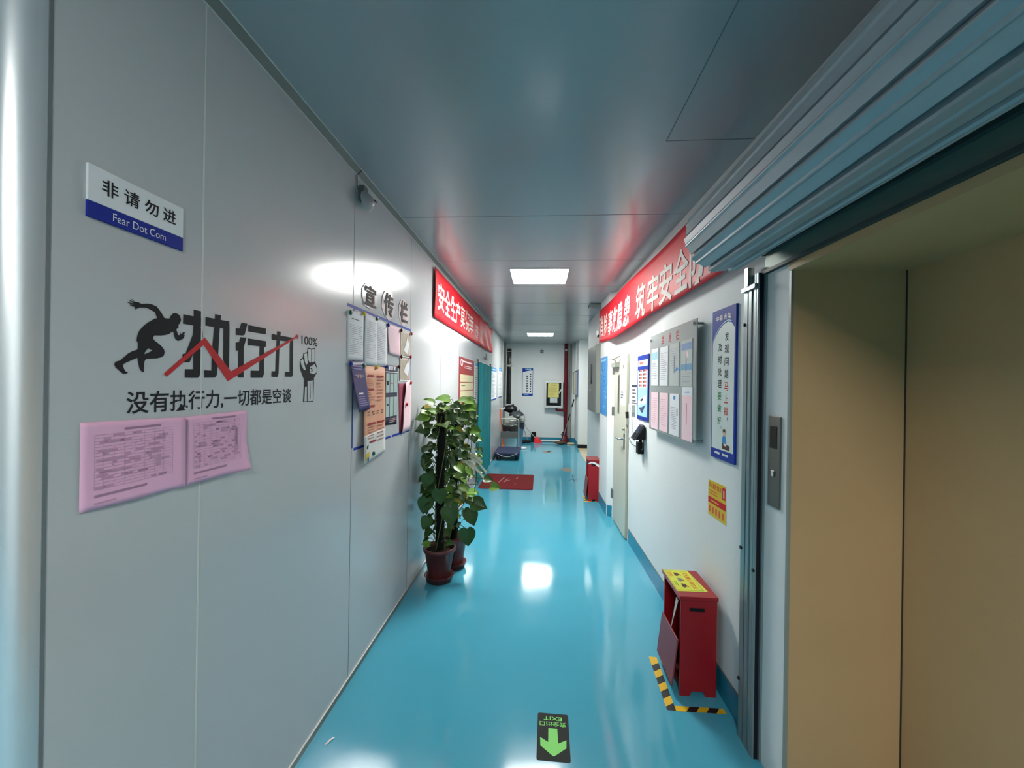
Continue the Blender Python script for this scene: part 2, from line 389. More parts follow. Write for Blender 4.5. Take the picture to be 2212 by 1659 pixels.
# far window, night outside
m = MB(); wx0, wx1, wz0, wz1 = -1.045, -.868, 1.06, 2.76
for a, q in (((wx0,wz0),(wx0+.02,wz1)), ((wx1-.02,wz0),(wx1,wz1)), ((wx0,wz0),(wx1,wz0+.03)), ((wx0,wz1-.03),(wx1,wz1)), ((wx0,2.20),(wx1,2.245)), ((wx0+.03,2.64),(wx1-.04,2.655))):
    m.slab(WP, a, q, 0, .02, aluw)
win = struct(m.build('window_1'), 'tall narrow dark window in the corner of the end wall')
m = MB(); m.slab(WP, (wx0+.01,wz0+.01), (wx1-.01,wz1-.01), .002, .008, glassd); m.build('pane', win)
m = MB(); m.slab(WP, (wx0,wz0-.09), (wx1+.03,wz0), 0, .06, aluw); m.build('sill', win, bevel=.004)

# steel door in the right wall
DA, DB = 5.245, 4.555
m = MB(); m.slab(RP, (DA,.02), (DB,2.03), .002, .030, doorm)
door = struct(m.build('door_1', bevel=.003), 'beige steel door in the right wall')
m = MB(); m.slab(RP, (4.99,.98+.37), (4.92,1.93-.12), .030, .036, greyd); m.slab(RP, (4.98,1.37), (4.93,1.79), .036, .037, glassd); m.build('vision_panel', door)
for z in (.33, 1.36, 1.87):
    m = MB(); m.slab(RP, (5.30,z-.055), (5.20,z+.055), .030, .042, brushed); m.tube([RP(5.25,z-.055,.046), RP(5.25,z+.055,.046)], .009, brushed)
    m.build('hinge', door)
m = MB(); m.slab(RP, (4.66,.98), (4.60,1.15), .030, .036, brushed); m.tube([RP(4.63,1.09,.036), RP(4.63,1.09,.085), RP(4.66,1.09,.095), RP(4.80,1.085,.09)], .010, chrome)
m.ball(RP(4.63,1.20,.04), .018, brushed); m.build('door_handle', door)
m = MB(); m.slab(RP, (5.16,1.90), (4.94,1.955), .030, .085, greyw)
m.tube([RP(5.05,1.96,.06), RP(5.05,1.985,.06), RP(5.02,1.99,.10), RP(4.86,2.02,.05)], .008, greyw); m.tube([RP(5.02,1.99,.10), RP(5.26,2.005,.10)], .007, greyw)
m.build('door_closer', door, bevel=.002)
m = MB(); m.slab(RP, (4.86,1.46), (4.62,1.70), .030, .031, paper); m.lines(RP, (4.84,1.53), (4.70,1.62), 3, .0315, inkg, 4, .5, .6); m.build('door_notice', door)
m = MB(); m.slab(RP, (4.74,1.875), (4.70,1.915), .030, .032, greyd); m.build('door_plate', door)

# ================================================================== ceiling lights
def light(y, x=-.035, mat=led, label=''):
    o = thing('ceiling_light', (x, y, HC-.014), label, 'ceiling light', 'square LED panels in the corridor ceiling')
    m = MB()
    for a, q in (((-.304,-.304),(.304,-.299)), ((-.304,.299),(.304,.304)), ((-.304,-.299),(-.299,.299)), ((.299,-.299),(.304,.299))):
        m.box((x+a[0],y+a[1],HC-.014),(x+q[0],y+q[1],HC), aluw)
    m.build('frame', o)
    m = MB(); m.box((x-.299,y-.299,HC-.013),(x+.299,y+.299,HC-.002), mat); m.build('diffuser', o)
    return o
light(4.53, label='lit square ceiling panel nearest the camera between the red banners')
light(9.80, mat=led2, label='lit square ceiling panel deep in the corridor before the end wall')
light(-1.5, .0, ledl, label='lit square ceiling panel over the lobby behind the camera')

# ================================================================== left wall, near
s = thing('door_sign', LP(1.001,2.053,0), 'white and blue acrylic plate lettered 非请勿进 Fear Dot Com', 'sign')
m = MB(); m.slab(LP, (.875,2.091), (1.128,2.176), 0, .006, paper); m.build('upper_panel', s, bevel=.001)
m = MB(); m.slab(LP, (.875,2.053), (1.128,2.091), 0, .006, blue2); m.build('blue_band', s, bevel=.001)
m = MB()
for ch, u0, u1 in (('非',.905,.943), ('请',.957,.997), ('勿',1.010,1.050), ('进',1.063,1.103)): m.text(LP, ch, (u0,2.117), (u1,2.155), .0066, ink, .016)
m.build('lettering', s)
m = MB(); m.text(LP, 'Fear Dot Com', (.931,2.0625), (1.072,2.082), .0066, paper, .0); m.build('lettering', s)

s = thing('running_man_decal', LP(1.06,1.69,0), 'black wall decal of a running man beside 执行力', 'wall decal')
run = [(0.985,1.884),(0.993,1.879),(1.003,1.879),(1.010,1.877),(1.028,1.881),(1.040,1.881),(1.054,1.878),(1.060,1.872),(1.069,1.862),(1.078,1.850),(1.093,1.851),(1.096,1.858),(1.101,1.865),(1.109,1.870),(1.119,1.869),(1.127,1.865),(1.131,1.853),(1.127,1.842),(1.122,1.838),(1.123,1.830),(1.117,1.825),(1.116,1.821),(1.119,1.815),(1.122,1.808),(1.1265,1.8085),(1.1275,1.818),(1.1305,1.811),(1.141,1.820),(1.144,1.819),(1.1435,1.815),(1.139,1.8098),(1.144,1.8105),(1.143,1.807),(1.140,1.8055),(1.143,1.803),(1.138,1.799),(1.129,1.794),(1.123,1.791),(1.116,1.792),(1.111,1.798),(1.108,1.806),(1.106,1.815),(1.101,1.814),(1.092,1.807),(1.081,1.803),(1.067,1.800),(1.048,1.798),(1.045,1.792),(1.045,1.788),(1.051,1.783),(1.062,1.777),(1.071,1.770),(1.078,1.762),(1.080,1.754),(1.077,1.745),(1.070,1.740),(1.056,1.736),(1.027,1.733),(1.023,1.729),(1.021,1.723),(1.020,1.706),(1.021,1.698),(1.016,1.697),(1.010,1.703),(1.007,1.710),(1.005,1.720),(1.002,1.734),(0.989,1.728),(0.969,1.718),(0.965,1.714),(0.967,1.706),(0.972,1.698),(0.979,1.695),(0.973,1.692),(0.965,1.692),(0.958,1.697),(0.947,1.707),(0.944,1.714),(0.947,1.721),(0.959,1.725),(0.968,1.734),(0.979,1.745),(0.988,1.750),(1.002,1.756),(1.003,1.772),(0.999,1.779),(1.001,1.792),(1.006,1.805),(1.016,1.818),(1.029,1.830),(1.049,1.844),(1.056,1.846),(1.053,1.852),(1.049,1.862),(1.040,1.864),(1.028,1.868),(1.019,1.868),(1.006,1.866),(1.000,1.862),(0.993,1.858),(0.995,1.862),(0.991,1.8655),(0.981,1.867),(0.980,1.869),(0.990,1.870),(0.974,1.8725),(0.975,1.8745),(0.990,1.8735),(0.979,1.8785),(0.980,1.880),(0.992,1.877),(0.984,1.883)]
m = MB(); m.poly(LP, run, .0008, ink, [[(1.032,1.762),(1.028,1.758),(1.021,1.748),(1.022,1.745),(1.043,1.756)]]); m.build('silhouette', s)
s = thing('slogan_decal', LP(1.4,1.585,0), 'big black lettering 执行力 with the line 没有执行力 below it', 'wall decal')
big = [[(1.138,1.871),(1.205,1.871),(1.206,1.843),(1.137,1.843)],
 [(1.174,1.891),(1.201,1.891),(1.201,1.791),(1.201,1.703),(1.199,1.691),(1.191,1.685),(1.146,1.685),(1.146,1.710),(1.175,1.711),(1.174,1.767)],
 [(1.174,1.842),(1.199,1.843),(1.209,1.829),(1.209,1.812),(1.201,1.791),(1.177,1.763),(1.162,1.731),(1.138,1.729),(1.137,1.754),(1.147,1.756),(1.172,1.814)],
 [(1.218,1.876),(1.317,1.877),(1.318,1.850),(1.218,1.849)],
 [(1.256,1.891),(1.280,1.892),(1.276,1.847),(1.268,1.714),(1.267,1.696),(1.259,1.687),(1.217,1.686),(1.216,1.709),(1.244,1.709),(1.244,1.759),(1.253,1.849)],
 [(1.291,1.852),(1.318,1.853),(1.319,1.707),(1.302,1.725),(1.292,1.748)],
 [(1.373,1.881),(1.402,1.882),(1.390,1.842),(1.380,1.837),(1.347,1.835),(1.347,1.858),(1.364,1.860)],
 [(1.369,1.830),(1.399,1.832),(1.386,1.797),(1.387,1.690),(1.360,1.689),(1.360,1.782),(1.348,1.782),(1.347,1.809),(1.363,1.812)],
 [(1.407,1.878),(1.502,1.878),(1.501,1.856),(1.406,1.855)],
 [(1.404,1.830),(1.503,1.830),(1.502,1.808),(1.492,1.806),(1.494,1.704),(1.485,1.690),(1.423,1.689),(1.422,1.715),(1.468,1.716),(1.468,1.807),(1.405,1.806)],
 [(1.536,1.862),(1.672,1.862),(1.672,1.844),(1.535,1.839)],
 [(1.569,1.877),(1.592,1.877),(1.585,1.829),(1.581,1.706),(1.575,1.695),(1.538,1.695),(1.538,1.716),(1.561,1.717),(1.566,1.838)],
 [(1.653,1.851),(1.675,1.850),(1.676,1.705),(1.669,1.697),(1.623,1.697),(1.623,1.717),(1.654,1.718)]]
m = MB()
for i, p in enumerate(big): m.poly(LP, p, .0008+.00002*i, ink)
m.build('main_lettering', s)
m = MB(); m.poly(LP, [(1.077,1.694),(1.216,1.812),(1.327,1.709),(1.693,1.870),(1.697,1.880),(1.714,1.876),(1.706,1.859),(1.700,1.866),(1.313,1.675),(1.212,1.788),(1.086,1.686)], .0014, red)
tag(m.build('zigzag_arrow', s), 'red zigzag arrow across the lettering')
m = MB(); m.text(LP, '没有执行力,一切都是空谈', (.975,1.586), (1.668,1.648), .0008, ink, .014); m.build('small_lettering', s)
s = thing('fist_decal', LP(1.8,1.585,0), 'black and white raised fist decal under 100%', 'wall decal')
m = MB(); m.poly(LP, [(1.759,1.658),(1.755,1.587),(1.838,1.585),(1.841,1.696),(1.865,1.720),(1.867,1.743),(1.848,1.772),(1.846,1.835),(1.814,1.829),(1.785,1.831),(1.780,1.810),(1.752,1.803),(1.747,1.782),(1.726,1.772),(1.730,1.731),(1.761,1.685)], .0008, ink)
for p in ([(1.788,1.826),(1.813,1.824),(1.814,1.767),(1.804,1.763),(1.791,1.775)], [(1.817,1.824),(1.841,1.830),(1.843,1.772),(1.820,1.765)], [(1.756,1.800),(1.779,1.805),(1.787,1.762),(1.776,1.752),(1.764,1.764)],
          [(1.730,1.770),(1.749,1.777),(1.772,1.730),(1.757,1.729),(1.735,1.753)], [(1.804,1.744),(1.842,1.759),(1.863,1.740),(1.861,1.721),(1.835,1.712),(1.805,1.718)],
          [(1.768,1.653),(1.781,1.657),(1.783,1.589),(1.764,1.589)], [(1.787,1.679),(1.834,1.684),(1.832,1.589),(1.789,1.589)]): m.poly(LP, p, .0012, panel)
m.poly(LP, [(1.806,1.738),(1.820,1.742),(1.826,1.730),(1.822,1.721),(1.808,1.720),(1.816,1.726),(1.817,1.733)], .0016, ink)
m.poly(LP, [(1.806,1.672),(1.809,1.672),(1.812,1.60),(1.808,1.60)], .0016, ink); m.poly(LP, [(1.822,1.68),(1.824,1.68),(1.824,1.63),(1.822,1.64)], .0016, ink)
m.build('fist', s)
m = MB(); m.text(LP, '100%', (1.737,1.842), (1.864,1.880), .0008, ink, .008); m.build('lettering', s)

def form(name, c, seed, label, curl):
    s = thing(name, LP((c[0][0]+c[1][0])/2, c[0][1], 0), label, 'paper', 'pink printed forms on the left wall')
    m = MB(); m.sheet(LP, c, .0015, pink, curl, 16); m.build('sheet', s)
    m = MB(); r = random.Random(seed)
    u0, u1, v0, v1 = c[0][0]+.03, c[1][0]-.035, c[0][1]+.045, c[2][1]-.025
    W = lambda u, v: curl((u-c[0][0])/(c[1][0]-c[0][0]), (v-c[0][1])/(c[2][1]-c[0][1]))
    def bar(a0, b0, a1, b1, mt):
        k = max(1, int((a1-a0)/.02))
        for i in range(k):
            p, q = a0+(a1-a0)*i/k, a0+(a1-a0)*(i+1)/k
            m.add([LP(p,b0,.0026+W(p,b0)), LP(q,b0,.0026+W(q,b0)), LP(q,b1,.0026+W(q,b1)), LP(p,b1,.0026+W(p,b1))], [(0,1,2,3)], mt)
    lc = M('faint grid print', (196, 150, 180), .8); tc_ = M('faint mauve print', (168, 128, 156), .8)
    for i in range(19): y = v0+(v1-v0)*i/18; bar(u0, y-.0004, u1, y+.0004, lc)
    for i in range(9): x = u0+(u1-u0)*(i/8)**1.1; bar(x-.0004, v0, x+.0004, v1, lc)
    for i in range(60):
        x = u0+(u1-u0)*r.random()*.9; y = v0+(v1-v0)*(int(r.random()*18)+.5)/18; bar(x, y-.0022, min(u1, x+r.uniform(.004,.03)), y+.0022, lc if r.random() < .85 else tc_)
    bar(u0+.07, v1+.006, u0+.17, v1+.012, tc_); bar(u0, v0-.018, u0+.13, v0-.012, tc_); bar(u0, v0-.034, u0+.05, v0-.030, lc)
    bar(u1-.05, v0+.03, u1-.035, v0+.06, lc) if seed == 1 else bar(u1-.02, v1-.09, u1-.010, v1-.03, tc_)
    m.build('print', s)
form('pink_form', [(.870,1.369),(1.142,1.365),(1.139,1.569),(.870,1.577)], 1, 'pink gridded form under the slogan, with its right edge lifting',
     lambda a, b: .010*max(0, a-.86)/.14*(1 if a > .86 else 0)+.005*(1-b)**4*math.sin(math.pi*a))
form('pink_form', [(1.146,1.365),(1.402,1.362),(1.402,1.572),(1.142,1.569)], 2, 'paler pink form with a curled lower corner, right of the gridded one',
     lambda a, b: .002+.016*max(0, a-.7)/.3*max(0, .45-b)/.45+.004*(1-b)**3)

# ------------------------------------------------------------------ notice area on the left wall: 宣传栏
s = thing('tape_frame', LP(2.7,1.29,0), 'blue tape frame of the notice area around the pinned papers', 'tape')
def strip(seg, name='tape_strip'):
    m = MB(); m.slab(LP, seg[0], seg[1], .0003, .0012, blue); m.build(name, s)
strip(((2.160,2.090),(3.236,2.106))); strip(((2.232,1.308),(2.243,2.09))); strip(((3.236,1.30),(3.248,2.106)))
for u0, u1 in ((2.258,2.42), (2.70,2.828), (2.858,3.24)): strip(((u0,1.291),(u1,1.306)))
def plaque(ch, u0, u1, v0, v1, label):
    s = thing('letter_card', LP((u0+u1)/2, v0, 0), label, 'letter card', 'laminated letter cards above the notice area')
    m = MB(); r = random.Random(ord(ch)); pts = []
    for k in range(10):
        a = 2*math.pi*k/10+.3; pts.append(((u0+u1)/2+(u1-u0)*.60*math.cos(a)*r.uniform(.94,1.08), (v0+v1)/2+(v1-v0)*.62*math.sin(a)*r.uniform(.94,1.08)))
    n = len(pts); vs = [LP(x,y,0) for x,y in pts]+[LP(x,y,.002+.004*r.random()) for x,y in pts]+[LP((u0+u1)/2,(v0+v1)/2,.004)]
    m.add(vs, [(n+i, n+(i+1)%n, 2*n) for i in range(n)]+[(i,(i+1)%n,n+(i+1)%n,n+i) for i in range(n)], M('laminated pink card', (226, 208, 208), .22, spec=.5))
    m.build('card', s)
    m = MB(); m.text(LP, ch, (u0+.015,v0+.002), (u1-.015,v1-.002), .008, ink, .018); m.build('lettering', s)
plaque('宣', 2.345, 2.545, 2.138, 2.268, 'laminated letter card 宣, first of three above the pinned notices')
plaque('传', 2.652, 2.850, 2.124, 2.290, 'laminated letter card 传, middle of three above the pinned notices')
plaque('栏', 2.965, 3.157, 2.127, 2.296, 'laminated letter card 栏, last of three above the pinned notices')
def notice(name, c, mat, label, curl=None, deco=None, h=.002, cat='paper'):
    m = MB(); m.sheet(LP, c, h, mat, curl, 10)
    W = lambda u, v: (curl(min(1, max(0, (u-c[0][0])/(c[1][0]-c[0][0]))), min(1, max(0, (v-c[0][1])/(c[2][1]-c[0][1])))) if curl else 0)
    if deco: deco(m, h+.0026, W)
    return tag(m.build(name, origin=LP((c[0][0]+c[1][0])/2, min(c[0][1], c[1][1]), 0)), label, cat, 'papers pinned to the left wall')
lcol = M('faint grey print', (160, 164, 176), .8)
notice('paper_sheet', [(2.162,1.797),(2.366,1.802),(2.360,2.088),(2.155,2.066)], paper, 'white typed sheet above the purple leaflet', lambda a, b: .004*math.sin(a*3),
       lambda m, h, W: (m.lines(LP, (2.18,1.83), (2.34,2.00), 16, h, lcol, 3, .25, .3, W), m.lines(LP, (2.20,2.025), (2.30,2.035), 1, h, inkg, 2, .4, .1, W)))
notice('paper_sheet', [(2.366,1.782),(2.545,1.783),(2.545,2.082),(2.364,2.088)], paper, 'white typed sheet between the two other white sheets', lambda a, b: .004+.004*math.sin(a*3),
       lambda m, h, W: m.lines(LP, (2.385,1.82), (2.53,2.05), 20, h, lcol, 5, .22, .3, W), .0035)
notice('paper_sheet', [(2.548,1.786),(2.727,1.788),(2.718,2.075),(2.546,2.082)], paper, 'white typed sheet beside the small pink sheet', lambda a, b: .003*math.sin(a*3),
       lambda m, h, W: m.lines(LP, (2.56,1.82), (2.70,2.04), 20, h, lcol, 8, .22, .3, W))
notice('paper_sheet', [(2.765,1.878),(2.975,1.872),(2.985,2.080),(2.730,2.078)], pinkl, 'small blank pink sheet at the top of the notice area', lambda a, b: .006*(1-b)**2+.003*math.sin(a*3))
notice('photo_print', [(2.988,1.872),(3.240,1.884),(3.236,2.074),(2.990,2.072)], brown_ph, 'faded brown photo print, upper of two', None,
       lambda m, h, W: (m.poly(LP, [(3.07,1.92),(3.16,1.90),(3.20,1.98),(3.15,2.03),(3.11,1.97)], h, paper), m.rect(LP, (2.990,1.874), (3.236,1.882), h, paper)), cat='print')
notice('photo_print', [(2.987,1.690),(3.236,1.692),(3.232,1.872),(2.988,1.862)], brown_ph, 'faded brown photo print, lower of two', None,
       lambda m, h, W: (m.poly(LP, [(3.08,1.76),(3.17,1.73),(3.21,1.80),(3.18,1.85),(3.10,1.80)], h, paper), m.rect(LP, (2.988,1.692), (3.232,1.70), h, paper)), cat='print')
def purp(m, h, W):
    pl = M('lilac print', (140, 130, 176), .7)
    m.lines(LP, (2.21,1.745), (2.34,1.775), 2, h, pl, 1, .5, .2, W); m.lines(LP, (2.22,1.70), (2.35,1.73), 1, h, pl, 1, .3, .2, W)
    m.rect(LP, (2.255,1.635), (2.325,1.70), h+.02, M('mauve square print', (150, 170, 172), .7, var=.4, scale=90.)) if False else None
    m.lines(LP, (2.245,1.54), (2.39,1.60), 5, h, pl, 6, .35, .35, W); m.lines(LP, (2.26,1.605), (2.33,1.62), 1, h, paper, 2, .6, .1, W)
    for q in (2.265, 2.30): m.add([LP(q+.014*math.cos(k), 1.712+.012*math.sin(k), h+W(q,1.712)) for k in [i*math.pi/4 for i in range(8)]], [list(range(8))], M('tan print', (176, 140, 128), .7))
notice('leaflet', [(2.236,1.510),(2.428,1.517),(2.358,1.802),(2.175,1.792)], purple, 'dark purple leaflet hanging askew by its upper corners', lambda a, b: .03*(1-b)**1.5*(.4+.6*(1-a)), purp, .010, 'leaflet')
def oran(m, h, W):
    for v, u0, u1 in ((1.718,2.41,2.50), (1.716,2.55,2.66), (1.635,2.41,2.50), (1.532,2.43,2.51), (1.425,2.40,2.52), (1.425,2.55,2.68), (1.315,2.42,2.53)):
        m.add([LP(u0,v-.006,h+.002+W(u0,v)), LP(u1,v-.006,h+.002+W(u1,v)), LP(u1,v+.006,h+.002+W(u1,v)), LP(u0,v+.006,h+.002+W(u0,v))], [(0,1,2,3)], M('dark red print', (150, 40, 48), .6))
    for k, (a, q) in enumerate((((2.40,1.645),(2.51,1.705)), ((2.55,1.555),(2.67,1.705)), ((2.41,1.55),(2.51,1.625)), ((2.40,1.33),(2.53,1.415)), ((2.55,1.30),(2.68,1.415)))):
        m.lines(LP, a, q, 5+2*(k == 1), h+.002, M('tan fine print', (176, 120, 106), .7), k, .3, .5, W)
    u = 2.40
    for k in range(4): m.lines(LP, (u+k*.075,1.475), (u+k*.075+.04,1.505), 2, h+.002, M('brown fine print', (130, 96, 90), .7), k, .4, .2, W)
    m.poly(LP, [(2.36,1.30),(2.385,1.31),(2.38,1.285),(2.36,1.28)], h+.028, ink)
    m.poly(LP, [(2.352,1.215),(2.392,1.23),(2.392,1.265),(2.352,1.255)], h+.03, yellow); m.poly(LP, [(2.365,1.205),(2.378,1.21),(2.385,1.235),(2.360,1.228)], h+.032, blue)
ob = notice('leaflet', [(2.338,1.200),(2.714,1.215),(2.695,1.778),(2.362,1.778)], orange, 'long orange leaflet with a pale lower half, hanging past the tape frame', lambda a, b: .02*(1-b)**1.2*(1-a)+.004, oran, .003, 'leaflet')
b = MB(); b.sheet(LP, [(2.338,1.200),(2.714,1.215),(2.707,1.375),(2.345,1.360)], .0043, M('pale print', (206, 208, 204), .7, var=.08), lambda a, q: .02*(1-q*.285)**1.2*(1-a)+.0042, 8); b.build('pale_lower_half', ob)
def dk(m, h, W):
    for r_ in range(2):
        for k in range(3): m.rect(LP, (2.722+k*.075,1.495-.17*r_+.012), (2.722+k*.075+.066,1.495-.17*r_+.158), h, glassg)
    for k in range(3): m.rect(LP, (2.76+k*.05,1.755), (2.79+k*.05,1.785), h, paper)
    m.rect(LP, (2.715,1.716), (2.935,1.722), h, paper)
    m.rect(LP, (2.735,1.60), (2.77,1.62), h+.0004, ink); m.rect(LP, (2.735,1.43), (2.77,1.44), h+.0004, ink); m.rect(LP, (2.81,1.60), (2.86,1.606), h+.0004, red)
    m.lines(LP, (2.80,1.395), (2.93,1.47-.08), 3, h, M('pinkish fine print', (190, 150, 150), .7), 4, .4, .4)
def dk2(m, h, W):
    for r_ in range(2):
        for k in range(3): m.rect(LP, (2.722+k*.075,1.607-.165*r_), (2.722+k*.075+.066,1.712-.165*r_+.03), h, glassg)
    for k in range(3): m.rect(LP, (2.765+k*.05,1.765), (2.795+k*.05,1.790), h, paper)
    m.rect(LP, (2.712,1.748), (2.945,1.754), h, paper); m.rect(LP, (2.735,1.66), (2.77,1.69), h+.0004, ink); m.rect(LP, (2.81,1.67), (2.85,1.677), h+.0004, red)
    m.rect(LP, (2.735,1.52), (2.77,1.53), h+.0004, ink); m.lines(LP, (2.79,1.395), (2.92,1.43), 3, h, M('pinkish fine print', (190, 150, 150), .7), 4, .4, .4)
notice('leaflet', [(2.702,1.388),(2.943,1.376),(2.952,1.800),(2.700,1.800)], navy, 'dark slate leaflet with six pale picture boxes', None, dk2, .002, 'leaflet')
notice('paper_sheet', [(3.030,1.300),(3.251,1.304),(3.250,1.697),(3.095,1.682)], pinkl, 'long pink sheet with a ragged slanted edge, low in the notice area', lambda a, b: .010*(1-a)**2+.003*math.sin(b*9)*(1-a), None, .006)
notice('paper_sheet', [(3.004,1.306),(3.10,1.304),(3.14,1.672),(2.975,1.672)], rose, 'sheet mostly hidden behind the long pink one, coloured dark rose for its shade', None, None, .0015)
for u, v, mt, lb in ((2.172,2.056,green,'green push pin at the upper corner of the white sheet above the purple leaflet'), (2.342,2.080,yellow,'yellow push pin between the tops of the white sheets'), (2.533,2.081,green,'green push pin at the top between two white sheets'),
    (2.728,2.068,blue,'blue push pin between white sheet and small pink sheet'), (2.989,2.066,redin,'dark red push pin between small pink sheet and upper photo print'), (3.228,2.070,red,'red push pin at the outer top corner of the upper photo print'),
    (2.186,1.780,blue,'blue push pin on the purple leaflet'), (2.351,1.776,green,'green push pin where purple and orange leaflets meet'), (2.544,1.775,yellow,'yellow push pin at the top of the orange leaflet'),
    (2.712,1.784,blue,'blue push pin where orange and slate leaflets meet'), (2.950,1.794,redin,'dark red push pin at the corner of the slate leaflet'), (2.996,1.870,redin,'dark red push pin between the two photo prints, inner side'),
    (3.217,1.884,red,'pinkish red push pin between the two photo prints, outer side'), (3.233,1.678,red,'red push pin at the top of the long pink sheet'), (3.119,1.510,red,'red push pin in the middle of the long pink sheet'), (2.481,1.239,green,'green push pin near the foot of the orange leaflet')):
    h = .016 if (u, v) == (3.119,1.510) else .022 if v < 1.3 else .009
    m = MB(); P0, P1 = LP(u, v, .0), LP(u, v, h+.010)
    m.tube([P0, LP(u,v,h)], .002, chrome, 6); m.ball(LP(u,v,h+.004), .0135, mt, 12, 8, (.6,1,1))
    tag(m.build('push_pin'), lb, 'push pin', 'push pins in the notice area')
# alarm sounder high on the left wall
s = thing('motion_sensor', LP(2.36,2.70,0), 'small white motion sensor high on the left wall under the ceiling', 'sensor')
m = MB(); m.slab(LP, (2.27,2.715), (2.325,2.80), 0, .035, M('dull grey plastic', (96, 104, 104), .5)); m.build('mount', s, bevel=.004)
m = MB(); m.add([LP(2.30+.075*math.cos(a)*q, 2.715+.055*math.sin(a)*q, .035+.045*(1-q*q)) for q in (1,.8,.5,.2) for a in [k*math.pi/8 for k in range(16)]],
          [(i*16+k, i*16+(k+1)%16, (i+1)*16+(k+1)%16, (i+1)*16+k) for i in range(3) for k in range(16)]+[list(range(48,64))], M('sensor plastic', (150, 154, 156), .35), True)
m.build('housing', s)
m = MB(); m.slab(LP, (2.305,2.722), (2.335,2.728), .078, .083, black); m.build('slot', s)
m = MB(); m.tube([LP(2.245,2.835,.004), LP(2.247,2.78,.004), LP(2.27,2.765,.004)], .003, greyd, 6); m.build('cord', s)

# ------------------------------------------------------------------ left banner and the posters by the curtain
def lcurl(u, v):
    d = .018+.010*math.sin(u*2.1)*math.sin((v-2.3)*6)
    if u > 6.6: d += .014+.018*math.sin((u-6.6)*7+v*16)*min(1, (u-6.6)/.6)
    return max(.004, d)
def banner(name, PL, u0, u1, v0, v1, wav, mat, label, chars, nx=90, ny=10, low=None):
    s = thing(name, PL((u0+u1)/2, (v0+v1)/2, 0), label, 'banner')
    m = MB(); vs = []
    for side in (0, 1):
        for j in range(ny+1):
            for i in range(nx+1):
                u = u0+(u1-u0)*i/nx; lo = v0+(low(u) if low else 0); v = lo+(v1-lo)*j/ny; vs.append(PL(u, v, wav(u, v)+.0012*side))
    q = (nx+1)*(ny+1); fs = []
    for o in (0, q): fs += [(o+j*(nx+1)+i, o+j*(nx+1)+i+1, o+(j+1)*(nx+1)+i+1, o+(j+1)*(nx+1)+i) for j in range(ny) for i in range(nx)]
    for i in range(nx): fs += [(i,i+1,q+i+1,q+i), (ny*(nx+1)+i,ny*(nx+1)+i+1,q+ny*(nx+1)+i+1,q+ny*(nx+1)+i)]
    for j in range(ny): fs += [(j*(nx+1),(j+1)*(nx+1),q+(j+1)*(nx+1),q+j*(nx+1)), (j*(nx+1)+nx,(j+1)*(nx+1)+nx,q+(j+1)*(nx+1)+nx,q+j*(nx+1)+nx)]
    m.add(vs, fs, mat, True); m.build('cloth', s)
    for grp in chars:
        m = MB()
        for ch, a, z, y0, y1 in grp: m.text(PL, ch, (a,y0), (z,y1), .0045, cloth_w, .018 if ch in '安全生产牢防线' else .013, wav)
        m.build('lettering', s)
    return s
lch = [(c_, a, z, 2.405, 2.685) for c_, a, z in (('安',3.975,4.265), ('全',4.29,4.565), ('生',4.59,4.885), ('产',4.90,5.19), ('莫',5.205,5.50), ('侥',5.52,5.82), ('幸',5.84,6.13))]
lch = [lch, [('违',6.30,6.58,2.395,2.60)], [('章',6.72,6.95,2.42,2.58)]]
banner('red_banner', LP, 3.885, 8.48, 2.315, 2.795, lcurl, redc, 'red banner lettered 安全生产莫侥幸 along the left wall, crumpled at its far end', lch)
s = thing('red_notice_poster', LP(5.79,1.41,0), 'red topped poster with cream boxes, between plants and teal curtain', 'poster')
m = MB(); m.slab(LP, (5.205,1.405), (6.37,2.026), .001, .006, M('poster red', (146, 44, 42), .45)); m.build('board', s)
m = MB()
for k in range(3): m.rect(LP, (5.26,1.475+k*.112), (6.30,1.575+k*.112), .0066, cream)
m.lines(LP, (5.42,1.955), (6.20,1.995), 1, .0066, pinkl, 3, .5, .1); m.lines(LP, (5.55,1.88), (6.20,1.93), 2, .0066, pinkl, 5, .35, .2); m.lines(LP, (5.35,1.64), (5.75,1.66), 1, .0072, inkg, 2, .5)
m.rect(LP, (5.26,1.415), (6.30,1.462), .0066, M('poster orange', (206, 128, 84), .5)); m.rect(LP, (5.42,1.425), (5.75,1.452), .0072, cream); m.rect(LP, (5.90,1.425), (6.2,1.452), .0072, cream)
m.add([LP(5.36+.085*math.cos(a)*q, 1.955+.05*math.sin(a)*q, .0066) for q in (1,.6) for a in [k*math.pi/8 for k in range(16)]], [(k,(k+1)%16,16+(k+1)%16,16+k) for k in range(16)], pinkl)
m.build('print', s)
s = thing('rules_poster', LP(6.58,1.36,0), 'narrow white printed poster squeezed beside the teal curtain', 'poster')
m = MB(); m.slab(LP, (6.41,1.36), (6.75,2.02), .001, .008, paperg); m.build('board', s)
m = MB(); m.rect(LP, (6.43,1.96), (6.74,2.005), .0086, skyb); m.lines(LP, (6.45,1.40), (6.72,1.94), 18, .0086, inkg, 3, .35, .3); m.build('print', s)
